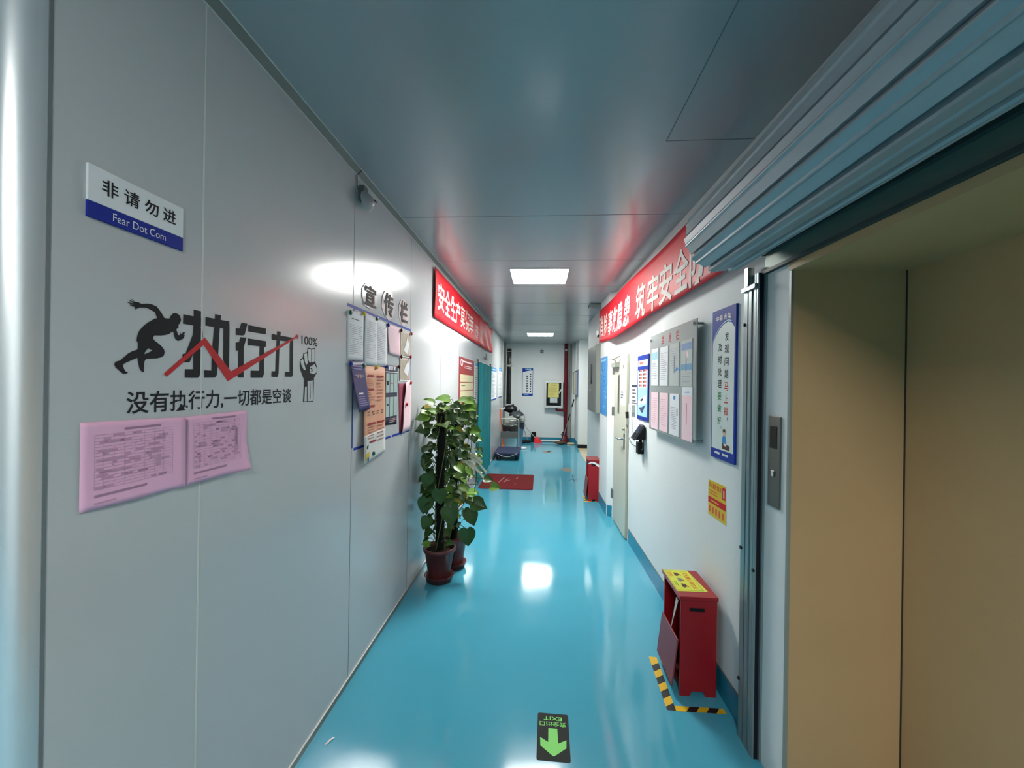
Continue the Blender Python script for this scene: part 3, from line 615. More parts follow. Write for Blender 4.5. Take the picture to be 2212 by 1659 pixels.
# teal strip curtain over the doorway
s = thing('curtain', LP(7.5,.04,0), 'teal plastic curtain hanging over the doorway in the left wall', 'curtain')
m = MB(); nx, nz = 120, 10; vs = []
for side in (0, 1):
    for j in range(nz+1):
        z = .05+(2.03-.05)*j/nz
        for i in range(nx+1):
            y = 6.72+(8.26-6.72)*i/nx
            vs.append(LP(y, z, .028+.016*math.sin(y*36+.6*math.sin(z*3))+.008*math.sin(y*13)+.003*side))
q = (nx+1)*(nz+1); fs = []
for o in (0, q): fs += [(o+j*(nx+1)+i, o+j*(nx+1)+i+1, o+(j+1)*(nx+1)+i+1, o+(j+1)*(nx+1)+i) for j in range(nz) for i in range(nx)]
m.add(vs, fs, teal, True); m.build('cloth', s)
m = MB(); m.tube([LP(6.66,2.035,.03), LP(8.34,2.035,.03)], .010, greyd); m.slab(LP, (6.66,2.02), (6.69,2.08), 0, .035, greyd); m.slab(LP, (8.31,2.02), (8.34,2.08), 0, .035, greyd); m.build('rod', s)
s = thing('ceiling_hook', LP(7.62,2.14,0), 'small dark wall bracket above the teal curtain', 'bracket')
m = MB(); m.slab(LP, (7.55,2.13), (7.75,2.165), 0, .03, greyd); m.tube([LP(7.65,2.15,.02), LP(7.65,2.24,.02)], .008, greyd, 6); m.build('arm', s)
def wallposter(u0, u1, v0, v1, label, seed):
    s = thing('rules_poster', LP((u0+u1)/2, v0, 0), label, 'poster')
    m = MB(); m.slab(LP, (u0,v0), (u1,v1), .001, .012, paper); m.build('board', s)
    m = MB(); m.rect(LP, (u0,v1-.085), (u1,v1), .0126, skyb); m.rect(LP, (u0,v0), (u1,v0+.025), .0126, blue); m.lines(LP, (u0+.08,v0+.06), (u1-.08,v1-.12), 18, .0126, lcol, seed, .35, .4)
    m.lines(LP, (u0+.2,v1-.06), (u1-.2,v1-.025), 1, .0132, paper, 1, .6, .1); m.build('print', s)
wallposter(8.58, 9.55, 1.325, 2.035, 'white poster with sky blue heading just past the teal curtain', 3)
wallposter(10.10, 10.86, 1.335, 2.085, 'white poster with sky blue heading at the far end of the left wall', 6)
s = thing('wall_bracket', LP(10.9,1.02,0), 'thin white shelf bracket on the far left wall above the trolley', 'bracket')
m = MB(); m.box((-W1,10.72,1.02),(-W1+.10,10.75,1.05), aluw); m.box((-W1+.07,10.60,1.02),(-W1+.10,11.15,1.05), aluw); m.build('arm', s)

# ================================================================== end wall
s = thing('blue_slogan_sign', WP(-.40,1.34,0), 'tall white slogan sign with blue arched ends on the end wall', 'sign')
m = MB(); m.slab(WP, (-.558,1.34), (-.242,2.156), .001, .010, blue); m.build('board', s)
m = MB(); pts = [(-.546,1.405),(-.254,1.405),(-.254,2.09)]+[(-.254-.292*k/8, 2.09-.06*(k/8)**2) for k in range(1,9)]
m.poly(WP, pts, .0106, paper); m.rect(WP, (-.555,2.115), (-.245,2.15), .0106, skyb) if False else None
for k in range(4): m.rect(WP, (-.47+k*.045,2.105), (-.47+k*.045+.034,2.14), .0110, pale)
for col_, n_, z0 in ((-.335,8,2.00), (-.435,7,1.94)):
    for k in range(n_): m.rect(WP, (col_,z0-k*.072-.045), (col_+.042,z0-k*.072), .0112, inkg if k < n_-1 else ink)
m.lines(WP, (-.50,1.36), (-.30,1.385), 1, .0110, pale, 2, .5); m.build('print', s)
s = thing('smoke_beam_sensor', WP(.01,2.6,0), 'small dark square sensor high on the end wall', 'sensor')
m = MB(); m.slab(WP, (-.035,2.605), (.055,2.695), 0, .05, M('dark slate plastic', (50, 58, 72), .4)); m.build('housing', s, bevel=.008)
m = MB(); m.slab(WP, (-.01,2.63), (.03,2.665), .05, .054, greyd); m.build('lens', s)
YH = 12.0
def HPl(u, v, h): return Vector((u, YH-h, v))
s = thing('fire_hydrant_cabinet', (.37, 12.1, 1.0), 'silver framed hydrant cabinet with yellow paper on its dark glass, end wall', 'cabinet')
m = MB(); m.box((.105,YH+.002,1.0),(.632,YF,1.787), greyw); m.build('body', s, bevel=.004)
m = MB()
for a, q in (((.105,1.0),(.155,1.787)), ((.585,1.0),(.632,1.787)), ((.155,1.0),(.585,1.068)), ((.155,1.733),(.585,1.787))): m.slab(HPl, a, q, 0, .022, M('silver frame', (206, 208, 206), .3, .5))
m.build('door_frame', s, bevel=.003)
m = MB(); m.slab(HPl, (.155,1.068), (.585,1.733), .0, .004, glassd); m.build('glass', s)
m = MB(); m.slab(HPl, (.20,1.31), (.515,1.716), .0045, .006, yellow if False else M('yellow notice', (204, 196, 120), .7)); m.lines(HPl, (.235,1.36), (.48,1.60), 9, .0066, M('olive print', (150, 140, 80), .8), 4, .3, .5); m.lines(HPl, (.28,1.65), (.44,1.685), 1, .0066, inkg, 1, .6, .1); m.build('yellow_notice', s)
m = MB(); m.slab(HPl, (.26,1.155), (.475,1.305), .0045, .006, paperg); m.build('white_notice', s)
m = MB(); m.poly(HPl, [(.52,1.42),(.585,1.50),(.585,1.57),(.52,1.47)], .0062, paperg); m.build('paper_strip', s)
s = thing('red_fire_pipe', (.715,11.98,0), 'dark red riser pipe from floor to ceiling beside the hydrant cabinet', 'pipe')
m = MB(); m.tube([(.715,12.0,.10),(.715,12.0,HC-.005)], .055, redpipe, 18); m.build('riser', s)
m = MB(); m.lathe([(.0,0),(.16,0),(.16,.03),(.10,.10),(.075,.22),(.056,.30)], (.70,11.98,0), redpipe, 18); m.build('base_elbow', s)
m = MB(); m.tube([(.715,11.97,.945),(.50,12.05,.945),(.46,12.08,.955),(.45,12.1,.994)], .034, redpipe, 14); m.build('branch', s)
m = MB(); m.lathe([(.058,0),(.066,.004),(.066,.05),(.058,.054)], (.715,12.0,2.66), M('galvanised clamp', (150, 150, 150), .4, .6), 18); m.build('clamp', s)
m = MB(); m.tube([(.66,11.93,.34),(.655,11.92,.23),(.59,11.90,.235),(.65,11.92,.33)], .010, black, 8); tag(m.build('pull_handle', s), 'black loop handle')
s = thing('thin_conduit', (.86,12.15,0), 'grey vertical conduit in the corner right of the red pipe', 'conduit')
m = MB(); m.tube([(.86,12.16,.12),(.86,12.16,HC-.003)], .028, greyw, 12); m.build('tube', s)
s = thing('floor_pipe', (.2,12.12,0), 'white pipe lying along the foot of the end wall', 'pipe')
m = MB(); m.tube([(-.15,12.13,.034),(.56,12.13,.034)], .028, cardw, 12); m.build('tube', s)
s = thing('meter_box', (.95,11.5,1.4), 'small grey meter box on the far right wall past the side opening', 'electrical box')
m = MB(); m.box((.905,11.25,1.41),(.998,11.85,2.04), greyw); m.build('body', s, bevel=.004)
m = MB(); m.box((.900,11.27,1.43),(.905,11.83,2.02), doorm); m.build('door', s)
m = MB(); m.box((.94,11.45,2.04),(.98,11.60,2.07), black); m.build('cable_entry', s)
m = MB(); m.tube([(.96,11.5,2.07),(.96,11.5,HC-.003)], .014, cardw, 8); m.build('conduit', s)
s = thing('edge_sign', (.985,11.2,1.35), 'thin blue edged board on the corner of the far side opening', 'sign')
m = MB(); m.box((.976,11.16,1.36),(.997,11.24,2.10), M('slate blue edge', (82, 98, 140), .5)); m.build('board', s)

# ------------------------------------------------------------------ cleaning corner
s = thing('platform_trolley', (-.737,9.5,0), 'platform trolley with navy deck and folding tube handle', 'trolley')
m = MB(); m.box((-1.02,9.0,.10),(-.455,9.98,.165), deckm); m.build('deck', s, bevel=.015)
m = MB(); m.box((-1.0,9.02,.085),(-.475,9.96,.115), black); m.build('chassis', s)
for x in (-.95, -.53):
    for y in (9.12, 9.84):
        m = MB(); m.tube([(x-.016,y,.045),(x+.016,y,.045)], .045, rubber, 16); m.box((x-.022,y-.02,.045),(x-.018,y+.02,.09), steel); m.box((x+.018,y-.02,.045),(x+.022,y+.02,.09), steel); m.build('caster', s)
m = MB(); m.tube([(-.985,9.96,.15),(-.985,10.0,.78),(-.975,10.0,.82),(-.94,10.0,.835),(-.60,10.0,.835),(-.55,10.0,.82),(-.53,10.0,.77),(-.525,9.96,.15)], .015, M('grey tube enamel', (170, 176, 168), .35, .3), 10); m.build('handle', s)
m = MB(); m.box((-.985,9.985,.36),(-.528,9.995,.525), greyd); m.build('crossplate', s, bevel=.003)
m = MB(); pth = [(-.95+.055*k, 8.985, .16-.075*math.sin(math.pi*k/8)) for k in range(9)]; m.tube(pth, .006, cardw, 6); m.build('tow_cord', s)
def bin_(x, y, r, h, mat, lip, name, label, liner):
    s = thing(name, (x,y,0), label, 'bin', 'bins in the cleaning corner')
    m = MB(); m.lathe([(0,.0),(r*.78,0),(r*.8,.01),(r,h-.02),(r*1.04,h-.02),(r*1.04,h),(r*.97,h),(r*.78,.02),(0,.02)], (x,y,0), mat, 24); m.build('body', s)
    m = MB(); rn = random.Random(3); vs = []
    prof = [(r*1.06,h-.20),(r*1.085,h-.03),(r*1.06,h+.012),(r*.98,h+.01),(r*.9,h-.15)]
    for i, (a, z) in enumerate(prof):
        for k in range(24): vs.append((x+a*(1+.02*rn.random())*math.cos(k*math.pi/12), y+a*(1+.02*rn.random())*math.sin(k*math.pi/12), z+(.07*rn.random() if i == 0 else 0)))
    m.add(vs, [(i*24+k, i*24+(k+1)%24, (i+1)*24+(k+1)%24, (i+1)*24+k) for i in range(4) for k in range(24)], liner, True); m.build('liner_bag', s)
bin_(-.78, 10.62, .20, .62, milky, None, 'trash_bin', 'milky plastic bin with black liner directly behind the trolley', bag)
bin_(-.66, 11.25, .21, .66, M('light blue plastic', (120, 150, 178), .4), None, 'trash_bin', 'light blue plastic bin with dark blue liner behind the milky one', M('blue black liner', (30, 34, 60), .35, bump=.4, bscale=14.))
def sack(x, y, z, r, sq, mat, label, seed):
    s = thing('rubbish_bag', (x,y,z-r*sq[2]), label, 'rubbish bag', 'rubbish bags on the bins')
    rn = random.Random(seed); m = MB(); m.ball((x,y,z), r, mat, 20, 14, sq, .22, rn); m.tube([(x+.02,y,z+r*sq[2]*.86),(x+.05,y,z+r*sq[2]*1.05),(x+.09,y,z+r*sq[2]*1.15)], [.03,.018,.04], mat, 8); m.build('sack', s)
sack(-.80, 10.66, .73, .17, (1.1,1.0,.62), bagc, 'crumpled clear rubbish bag on the milky bin', 4)
sack(-.66, 11.24, .80, .18, (1.05,1.0,.75), bagg, 'grey rubbish bag heaped on the light blue bin', 5)
sack(-.83, 11.36, .99, .14, (1.25,.9,.72), bag, 'black rubbish bag topping the heap against the left wall', 6)
sack(-.50, 11.06, .74, .10, (.9,1,.8), bagc, 'half clear rubbish bag bulging toward the end wall', 8)
s = thing('broom', (-1.0,10.3,0), 'orange handled broom leaning on the left wall behind the trolley', 'broom')
m = MB(); m.tube([(-.93,10.30,.10),(-1.02,10.42,1.02)], .014, orangep, 8); m.build('handle', s)
m = MB(); m.hexa([(-1.0,10.22,.0),(-.86,10.22,.0),(-.86,10.36,.0),(-1.0,10.36,.0),(-.965,10.27,.14),(-.895,10.27,.14),(-.895,10.33,.14),(-.965,10.33,.14)], M('salmon bristle', (206, 120, 100), .9, bump=.4, bscale=120.)); m.build('brush_head', s)
s = thing('dustpan', (-.10,11.78,0), 'red dustpan on a long pale stick leaning back to the bins', 'dustpan')
m = MB(); m.add([(-.17,11.78,.002),(.05,11.80,.002),(-.02,11.93,.10),(-.17,11.92,.11),(-.18,11.78,.012),(.06,11.80,.012),(-.05,11.95,.16),(-.17,11.94,.17)],
          [(0,1,2,3),(0,3,7,4),(1,5,6,2),(3,2,6,7)], redpl); m.build('pan', s)
m = MB(); m.tube([(-.14,11.92,.13),(-.40,11.60,.47),(-.47,11.47,.66)], .011, cardw, 8); m.build('handle', s)
s = thing('mop', (-.30,11.75,0), 'dark flat mop on the floor with a pale handle', 'mop')
m = MB(); rn = random.Random(9); m.ball((-.44,11.80,.045), .17, rubber, 18, 8, (1.1,.55,.21), .2, rn); m.build('mop_head', s)
m = MB(); m.tube([(-.36,11.86,.05),(-.45,11.68,.36),(-.53,11.48,.63)], .010, M('pale grey tube', (176, 182, 176), .4), 8); m.build('handle', s)
s = thing('black_carton', (-.19,12.08,0), 'upright black box against the end wall behind the red dustpan', 'box')
m = MB(); m.box((-.27,12.03,0),(-.13,12.16,.27), black); m.build('body', s, bevel=.004)
m = MB(); m.box((-.275,12.025,.27),(-.125,12.165,.278), rubber); m.build('lid', s)
s = thing('squeegee', (.70,11.75,0), 'thin metal mop stick with dark grips leaning by the red pipe', 'mop')
A, B_ = Vector((.60,11.72,.02)), Vector((.945,11.88,1.27))
m = MB(); m.tube([A, A.lerp(B_, .97)], .009, steel, 8); m.build('stick', s)
for a, q in ((.83,1.0), (.52,.66)):
    m = MB(); m.tube([A.lerp(B_,a), A.lerp(B_,q)], .017, rubber, 8); m.build('grip', s)
m = MB(); rn = random.Random(12); m.ball((.56,11.70,.045), .16, M('brown mop yarn', (92, 76, 62), .95, bump=.6, bscale=60.), 14, 7, (1,.7,.27), .2, rn); m.build('mop_head', s)
s = thing('crumpled_plastic', (.86,11.62,0), 'crumpled beige scrap on the floor in the far right corner', 'scrap')
m = MB(); rn = random.Random(2); m.ball((.86,11.72,.025), .11, M('beige scrap', (196, 190, 160), .7), 12, 6, (1.2,1,.24), .3, rn); m.build('scrap', s)
m = MB(); m.ball((-.47,10.72,.025), .10, cardw, 12, 6, (1.3,1,.26), .35, random.Random(21)); tag(m.build('crumpled_paper'), 'crumpled white scrap on the floor by the trolley handle', 'scrap')

# door mat
s = thing('door_mat', (-.55,7.07,0), 'thin red mat on the floor before the teal curtain', 'mat')
m = MB(); rr_ = .05; pts = []
for cx, cy, a0 in ((-.107-rr_,6.56+rr_,-90), (-.107-rr_,7.62-rr_,0), (-.985+rr_,7.60-rr_,90), (-.985+rr_,6.54+rr_,180)):
    for k in range(5): a = math.radians(a0+k*22.5); pts.append((cx+rr_*math.cos(a), cy+rr_*math.sin(a)))
m.prism(pts, .001, .012, matr); m.build('pile', s)
m = MB(); wm = M('worn white print', (176, 130, 130), .9)
for p in ([(-.70,6.95),(-.68,6.95),(-.62,7.34),(-.64,7.34)], [(-.62,6.97),(-.60,6.97),(-.55,7.25),(-.57,7.25)], [(-.58,7.02),(-.52,7.12),(-.51,7.17),(-.585,7.06)], [(-.42,7.22),(-.40,7.22),(-.385,7.34),(-.405,7.34)], [(-.42,6.85),(-.40,6.83),(-.41,6.92)]):
    m.poly(FP, p, .0126, wm)
m.build('print', s)

# ================================================================== potted climbers
def leaf(m, base, d, n, L, mat, droop, seed):
    r = random.Random(seed); d = d.normalized(); n = (n-d*n.dot(d)).normalized(); sd = d.cross(n)
    rows = [(-.10,.30,.0),(.0,.44,.0),(.15,.52,.02),(.35,.50,.05),(.55,.40,.10),(.75,.24,.2),(.9,.10,.32),(1.0,.0,.42)]
    vs = []
    for t, wd, dr in rows:
        for k in (-1,-.5,0,.5,1):
            tt = t if abs(k) > .3 or t >= 0 else .02
            vs.append(base+d*(L*tt)+sd*(L*wd*k*.95)+n*(L*(.10*abs(k)**1.5*(1 if wd > .05 else 0)-droop*tt*tt+.015*r.uniform(-1,1))))
    m.add(vs, [(i*5+k, i*5+k+1, (i+1)*5+k+1, (i+1)*5+k) for i in range(7) for k in range(4)], mat, True)
def climber(x, y, ztop, seed, label, nleaf, tops, special):
    rn = random.Random(seed)
    s = thing('potted_climber', (x,y,0), label, 'potted plant', 'potted climbers on poles by the left wall')
    m = MB(); m.lathe([(0,.012),(.085,.012),(.09,.03),(.125,.255),(.136,.255),(.138,.285),(.128,.287),(.122,.265),(.12,.25),(0,.25)], (x,y,0), potm); m.build('pot', s)
    m = MB(); m.lathe([(0,0),(.105,0),(.122,.05),(.126,.052),(.116,.052),(.10,.010),(0,.010)], (x,y,0), potm); m.build('saucer', s)
    m = MB(); m.lathe([(.121,.250),(.07,.262),(0,.266)], (x,y,0), soil); m.build('soil', s)
    m = MB(); pts = [(x+.004*math.sin(k), y, .25+(ztop-.25)*k/10) for k in range(11)]; m.tube(pts, .036, pole, 16); m.build('moss_pole', s)
    st, fo = MB(), MB()
    for i in range(nleaf):
        z = .36+(ztop-.30)*rn.random()**.85 if i >= tops else ztop+rn.uniform(-.08,.05)
        a = rn.uniform(0, 2*math.pi)
        if i >= tops and abs((a-1.5*math.pi+math.pi) % (2*math.pi)-math.pi) < .75: a += math.pi*rn.choice((.5,-.5,.8))
        out = Vector((math.cos(a), math.sin(a), 0))
        rad = rn.uniform(.05,.17)
        if out.x < -.3: rad = min(rad, .12)
        p0 = Vector((x,y,z-.05))+out*.034; p1 = Vector((x,y,z+rn.uniform(-.02,.06)))+out*rad
        p1.x = max(p1.x, -W1+.05)
        st.tube([p0, (p0+p1)/2+Vector((0,0,.02)), p1], .0028, stemm, 5, False)
        L = rn.uniform(.055,.105) if i >= tops else rn.uniform(.075,.115)
        if z < .5: L *= .7
        d = out*rn.uniform(.5,1)+Vector((rn.uniform(-.4,.4), rn.uniform(-.5,.2), rn.uniform(-.9,.15) if i >= tops else rn.uniform(-.25,.25)))
        if p1.x+d.normalized().x*L < -W1+.05: d.x *= .15; p1.x = max(p1.x, -W1+.075)
        nrm = Vector((rn.uniform(-.2,.2)+.15, -.5+rn.uniform(-.5,.3), .9))
        mt = leaf2 if i < tops or rn.random() < .14 else leaf3 if rn.random() < .07 else leaf1
        leaf(fo, p1, d, nrm, L, mt, rn.uniform(.1,.5), seed*100+i)
    for (dx, dy, z, d, n, L, mt) in special:
        p0 = Vector((x,y,z-.06)); p1 = Vector((x+dx, y+dy, z)); st.tube([p0, (p0+p1)/2+Vector((0,0,.03)), p1], .003, stemm, 5, False)
        leaf(fo, p1, Vector(d), Vector(n), L*.82, mt, .2, int(z*1000))
    for k in range(3):                                          # winding vine around the pole
        st.tube([(x+.042*math.cos(t*5+k*2.1), y+.042*math.sin(t*5+k*2.1), .27+(ztop-.30)*t) for t in [i/24 for i in range(25)]], .0045, stemm, 5, False)
    st.build('stem', s); fo.build('foliage', s)
    return s
p1 = climber(-.845, 3.47, 1.43, 11, 'front potted climber on a black pole in a maroon pot and saucer', 165, 6,
  [(-.09,-.08,1.40,(-.6,-.2,-.1),(.1,-.7,.7),.14,leaf2), (-.08,-.10,1.31,(-1,-.2,-.25),(.1,-.8,.6),.15,leaf1), (-.02,-.12,1.44,(-.5,-.3,.2),(0,-.6,.8),.10,leaf2),
   (-.07,-.12,.92,(-.3,-.1,-1),(.2,-1,.2),.14,leaf1), (-.09,-.10,.72,(-.2,-.1,-1),(.2,-1,.2),.17,leaf1), (.10,-.12,.66,(.3,-.2,-1),(.2,-1,.3),.19,leaf1), (.02,-.12,.80,(.1,-.1,-1),(0,-1,.2),.16,leaf1),
   (-.08,-.08,.55,(-.4,-.3,-.9),(.1,-1,.3),.13,leaf1), (-.06,-.11,.34,(-.8,-.3,.2),(0,-.6,.8),.08,leaf2), (.09,-.11,.36,(.8,-.4,.1),(0,-.6,.8),.08,leaf1)])
p2 = climber(-.785, 3.735, 1.44, 23, 'rear potted climber with trailing vines, half hidden behind the front one', 120, 9,
  [(.05,-.06,1.52,(.8,-.3,.2),(0,-.5,.9),.15,leaf2), (-.05,-.02,1.53,(-.7,-.4,.1),(0,-.6,.9),.16,leaf2), (.14,-.05,1.47,(.9,-.2,-.2),(0,-.6,.8),.10,leaf2),
   (.17,-.1,1.27,(1,-.2,-.1),(0,-.8,.6),.12,leaf2), (.20,-.1,1.03,(1,-.1,0),(0,-.7,.7),.09,leaf2), (.30,-.12,.84,(1,-.2,-.1),(0,-.7,.7),.10,leaf1), (.36,-.15,.78,(1,-.2,.0),(0,-.8,.6),.11,leaf2),
   (.20,-.12,.63,(1,-.3,-.3),(.1,-1,.4),.17,leaf1), (.17,-.14,.56,(.4,-.2,-1),(.2,-1,.2),.17,leaf1), (.16,-.2,.42,(.1,-.1,-1),(.1,-1,.2),.19,leaf1), (.08,-.15,.73,(.2,-.2,-1),(.2,-1,.2),.15,leaf3), (.24,-.1,.66,(.3,0,-1),(0,-1,.2),.12,leaf3)])
st = MB()
for k, (dx, dy, z1, z0) in enumerate(((.17,-.08,1.50,.80), (.22,-.05,1.42,.70), (.13,-.1,1.45,.95))):
    st.tube([(-.785,3.735,z1-.05), (-.785+dx*.6,3.735+dy*.5,z1), (-.785+dx,3.735+dy,z1-.2), (-.785+dx+.02*math.sin(k),3.735+dy,(z0+z1)/2), (-.785+dx-.02,3.735+dy,z0)], .003, stemm, 5, False)
st.build('trailing_vine', p2)
fo = MB(); rn = random.Random(31)
for k in range(26):
    z = 1.45-.65*rn.random(); p = Vector((-.785+rn.uniform(.10,.25), 3.65+rn.uniform(-.05,.05), z)); leaf(fo, p, Vector((rn.uniform(-.4,1), rn.uniform(-.6,.2), rn.uniform(-.6,.2))), Vector((.1,-.6,.8)), rn.uniform(.04,.08), leaf2 if rn.random() < .5 else leaf1, .3, k)
fo.build('trailing_leaves', p2)
rb = MB(); rn = random.Random(5)
for k in range(7):
    a = Vector((-.66+rn.uniform(-.03,.05), 3.60, 1.02+rn.uniform(-.05,.05))); q = a+Vector((rn.uniform(.06,.16), -.03, rn.uniform(-.14,-.04)))
    md = (a+q)/2+Vector((0,-.03,.03)); wv = Vector((0,.004,.012))
    rb.add([a-wv,md-wv,q-wv,a+wv,md+wv,q+wv], [(0,1,4,3),(1,2,5,4)], ribbon, True)
tag(rb.build('ribbon', p2), 'bunch of dry white ribbon')

# ================================================================== right wall, near to far
# roller shutter over the lift opening
s = thing('roller_shutter', (.83,1.9,0), 'rolled up grey steel shutter above the lift opening with its guide rail', 'roller shutter')
cx, cz, R_ = .816, 2.372, .1625
prof = []
NS = 11
for k in range(NS):
    a0 = 2*math.pi*k/NS+.34
    for t, dr in ((0,.002),(.05,.008),(.30,.003),(.36,.007),(.41,.007),(.46,.001),(.86,-.002),(.93,-.018),(.98,-.018)):
        a = a0+2*math.pi/NS*t; prof.append((cx+(R_+dr)*math.cos(a), cz+(R_+dr)*math.sin(a)))
n = len(prof); Y0, Y1 = 1.95, -.55
m = MB(); vs = [(x,Y0,z) for x,z in prof]+[(x,Y1,z) for x,z in prof]
m.add(vs, [(i,(i+1)%n,n+(i+1)%n,n+i) for i in range(n)], slat, False); m.add(vs[:n], [list(range(n))], steel); m.add(vs[n:], [list(range(n))[::-1]], steel); m.build('curtain_roll', s)
m = MB(); m.prism([(xr(1.93)-.010,1.93),(xr(-.4)-.010,-.4),(xr(-.4),-.4),(xr(1.93),1.93)], 2.20, 2.272, M('header plate enamel', (112, 130, 122), .42, .3)); m.build('header_plate', s)
m = MB(); m.prism([(xr(1.93)-.028,1.93),(xr(-.4)-.028,-.4),(xr(-.4),-.4),(xr(1.93),1.93)], 2.272, 2.292, M('dark header edge and shade', (60, 72, 72), .5)); m.prism([(xr(1.93)-.022,1.93),(xr(-.4)-.022,-.4),(xr(-.4),-.4),(xr(1.93),1.93)], 2.190, 2.204, M('dark header edge and shade', (60, 72, 72), .5)); m.build('header_edge_and_shade', s)  # upper strip paints the roll's shadow on the wall; lower one edges the plate
m = MB()                                                      # guide channel: ribs along the corridor side, open slot to the lift side
for y0, y1, dx in ((1.952,1.975,.034), (1.975,1.99,.030), (1.99,2.015,.036), (2.015,2.03,.030), (2.03,2.066,.034)):
    m.prism([(xr(2)-dx,y0),(xr(2)-dx,y1),(xr(2)+.002,y1),(xr(2)+.002,y0)], 0, 2.20, steel)
m.prism([(xr(1.945)-.034,1.938),(xr(1.945)-.034,1.952),(xr(1.945)-.026,1.952),(xr(1.945)-.026,1.938)], 0, 2.20, steel)
m.build('guide_rail', s)
m = MB(); m.prism([(xr(1.945)-.026,1.938),(xr(1.945)-.026,1.953),(xr(1.945)+.0,1.953),(xr(1.945)+.0,1.938)], 0, 2.20, M('dark slot fill', (26, 24, 34), .7)); m.build('slot_fill', s)  # solid dark block filling the channel slot
m = MB(); m.prism([(xr(1.9)-.010,1.924),(xr(1.9)-.010,1.938),(xr(1.9),1.938),(xr(1.9),1.924)], 0, 2.20, steel); m.build('rail_edge', s)
m = MB(); m.prism([(xr(2)-.045,1.945),(xr(2)-.045,2.07),(xr(2),2.07),(xr(2),1.945)], 2.135, 2.155, steel); m.box((xr(2)-.05,2.0,2.155),(xr(2)-.02,2.03,2.24), chrome); m.build('bracket', s)
for z, y in ((1.98,2.055), (.91,2.058), (.28,2.06), (.85,1.945)):
    m = MB(); m.tube([(xr(y)-.030,y,z),(xr(y)-.0385,y,z)], .008, black, 10); m.build('screw', s)
# banner on the right: hangs a little off the wall, in front of the pillar
def BR(u, v, h): return Vector((.950-.0329*(u-2.3)-h, u, v))
def rcurl(u, v):
    k = max(0, 1-(v-2.25)/.5); return .030*k*math.sin(max(0, min(1, (u-3.2)/2.4))*math.pi)+.006*math.sin(u*3.3)
def rlow(u): return .0 if u < 3.5 else (-.045*math.sin(min(1, (u-3.5)/2.35)*math.pi) if u < 5.85 else 0)
rch = [('消',5.985,5.70,2.36,2.645), ('除',5.64,5.40,2.345,2.635), ('事',5.365,5.06,2.31,2.62), ('故',5.03,4.755,2.305,2.612), ('隐',4.71,4.46,2.295,2.603), ('患',4.395,4.145,2.29,2.604),
       ('筑',3.94,3.662,2.29,2.608), ('牢',3.61,3.33,2.30,2.60), ('安',3.32,3.024,2.305,2.605), ('全',2.988,2.71,2.318,2.607), ('防',2.69,2.43,2.30,2.60), ('线',2.40,2.13,2.30,2.60)]
bn = banner('red_banner', BR, 6.0, 2.02, 2.285, 2.745, rcurl, redc, 'red banner lettered 消除事故隐患 筑牢安全 high along the right wall', [rch[:6], rch[6:]], 90, 10, rlow)
for u, v in ((5.97,2.73), (5.97,2.30), (2.06,2.73)):
    m = MB(); m.tube([BR(u,v,.004), RP(u,v,0) if u < 5 else Vector((.852,u,v))], .004, greyd, 6); m.build('tie', bn)
# grey acrylic information board on standoffs
IB0, IB1, IZ0, IZ1 = 3.762, 2.716, 1.302, 2.120
OFF = .045
def IP(u, v, h): return RP(u, v, OFF+.006+h)
# the board stands off the wall, so every position is drawn slightly toward the eye
sc = (xr(3.2)-OFF)/xr(3.2)
def iu(y): return y*sc
def iv(z): return EYE+(z-EYE)*sc
s = thing('information_board', RP(iu(3.24),iv(IZ0),0), 'grey acrylic board headed 信息栏 standing off the right wall', 'notice board')
m = MB(); m.slab(RP, (iu(IB0),iv(IZ0)), (iu(IB1),iv(IZ1)), OFF, OFF+.006, M('grey acrylic', (150, 158, 156), .3, var=.04)); m.build('panel', s)
for u, v in ((3.736,2.080), (2.750,2.092), (2.730,1.330), (3.72,1.325)):
    m = MB(); m.tube([RP(iu(u),iv(v),0), RP(iu(u),iv(v),OFF)], .008, brushed, 10); m.tube([RP(iu(u),iv(v),OFF+.006), RP(iu(u),iv(v),OFF+.013)], .012, chrome, 12); m.build('standoff', s)
m = MB()
for ch, a, z in (('信',3.44,3.375), ('息',3.265,3.205), ('栏',3.10,3.04)): m.text(IP, ch, (iu(a),iv(2.018)), (iu(z),iv(2.092)), .0008, red, .01)
m.build('lettering', s)
pk = ((3.710,3.512,1.684,2.000), (3.460,3.266,1.684,1.995), (3.220,3.022,1.684,1.998), (2.980,2.780,1.682,1.998), (3.700,3.502,1.318,1.627), (3.457,3.254,1.320,1.627), (3.207,3.010,1.320,1.626), (2.952,2.766,1.316,1.676))
for k, (a, z, y0, y1) in enumerate(pk):                        # clear pockets of the board
    m = MB(); m.slab(IP, (iu(a)+.008,iv(y0)-.006), (iu(z)-.008,iv(y1)+.0), .0, .0015, M('pocket plastic', (170, 180, 178), .15)); m.build('pocket', s)
lb = ('sheet with pale blue top, upper row of 信息栏 board, farthest from the shutter', 'plain white typed sheet, upper row of 信息栏 board, second pocket', 'grey white sheet, upper row of 信息栏 board, third pocket', 'sheet with blue stripe, upper row of 信息栏 board, pocket nearest the shutter',
      'plain pink sheet, lower row of 信息栏 board, farthest from the shutter', 'plain pink sheet, lower row of 信息栏 board, second pocket', 'white typed sheet, only white one in the lower row of 信息栏 board', 'taller pink sheet with white top, lower row of 信息栏 board, nearest the shutter')
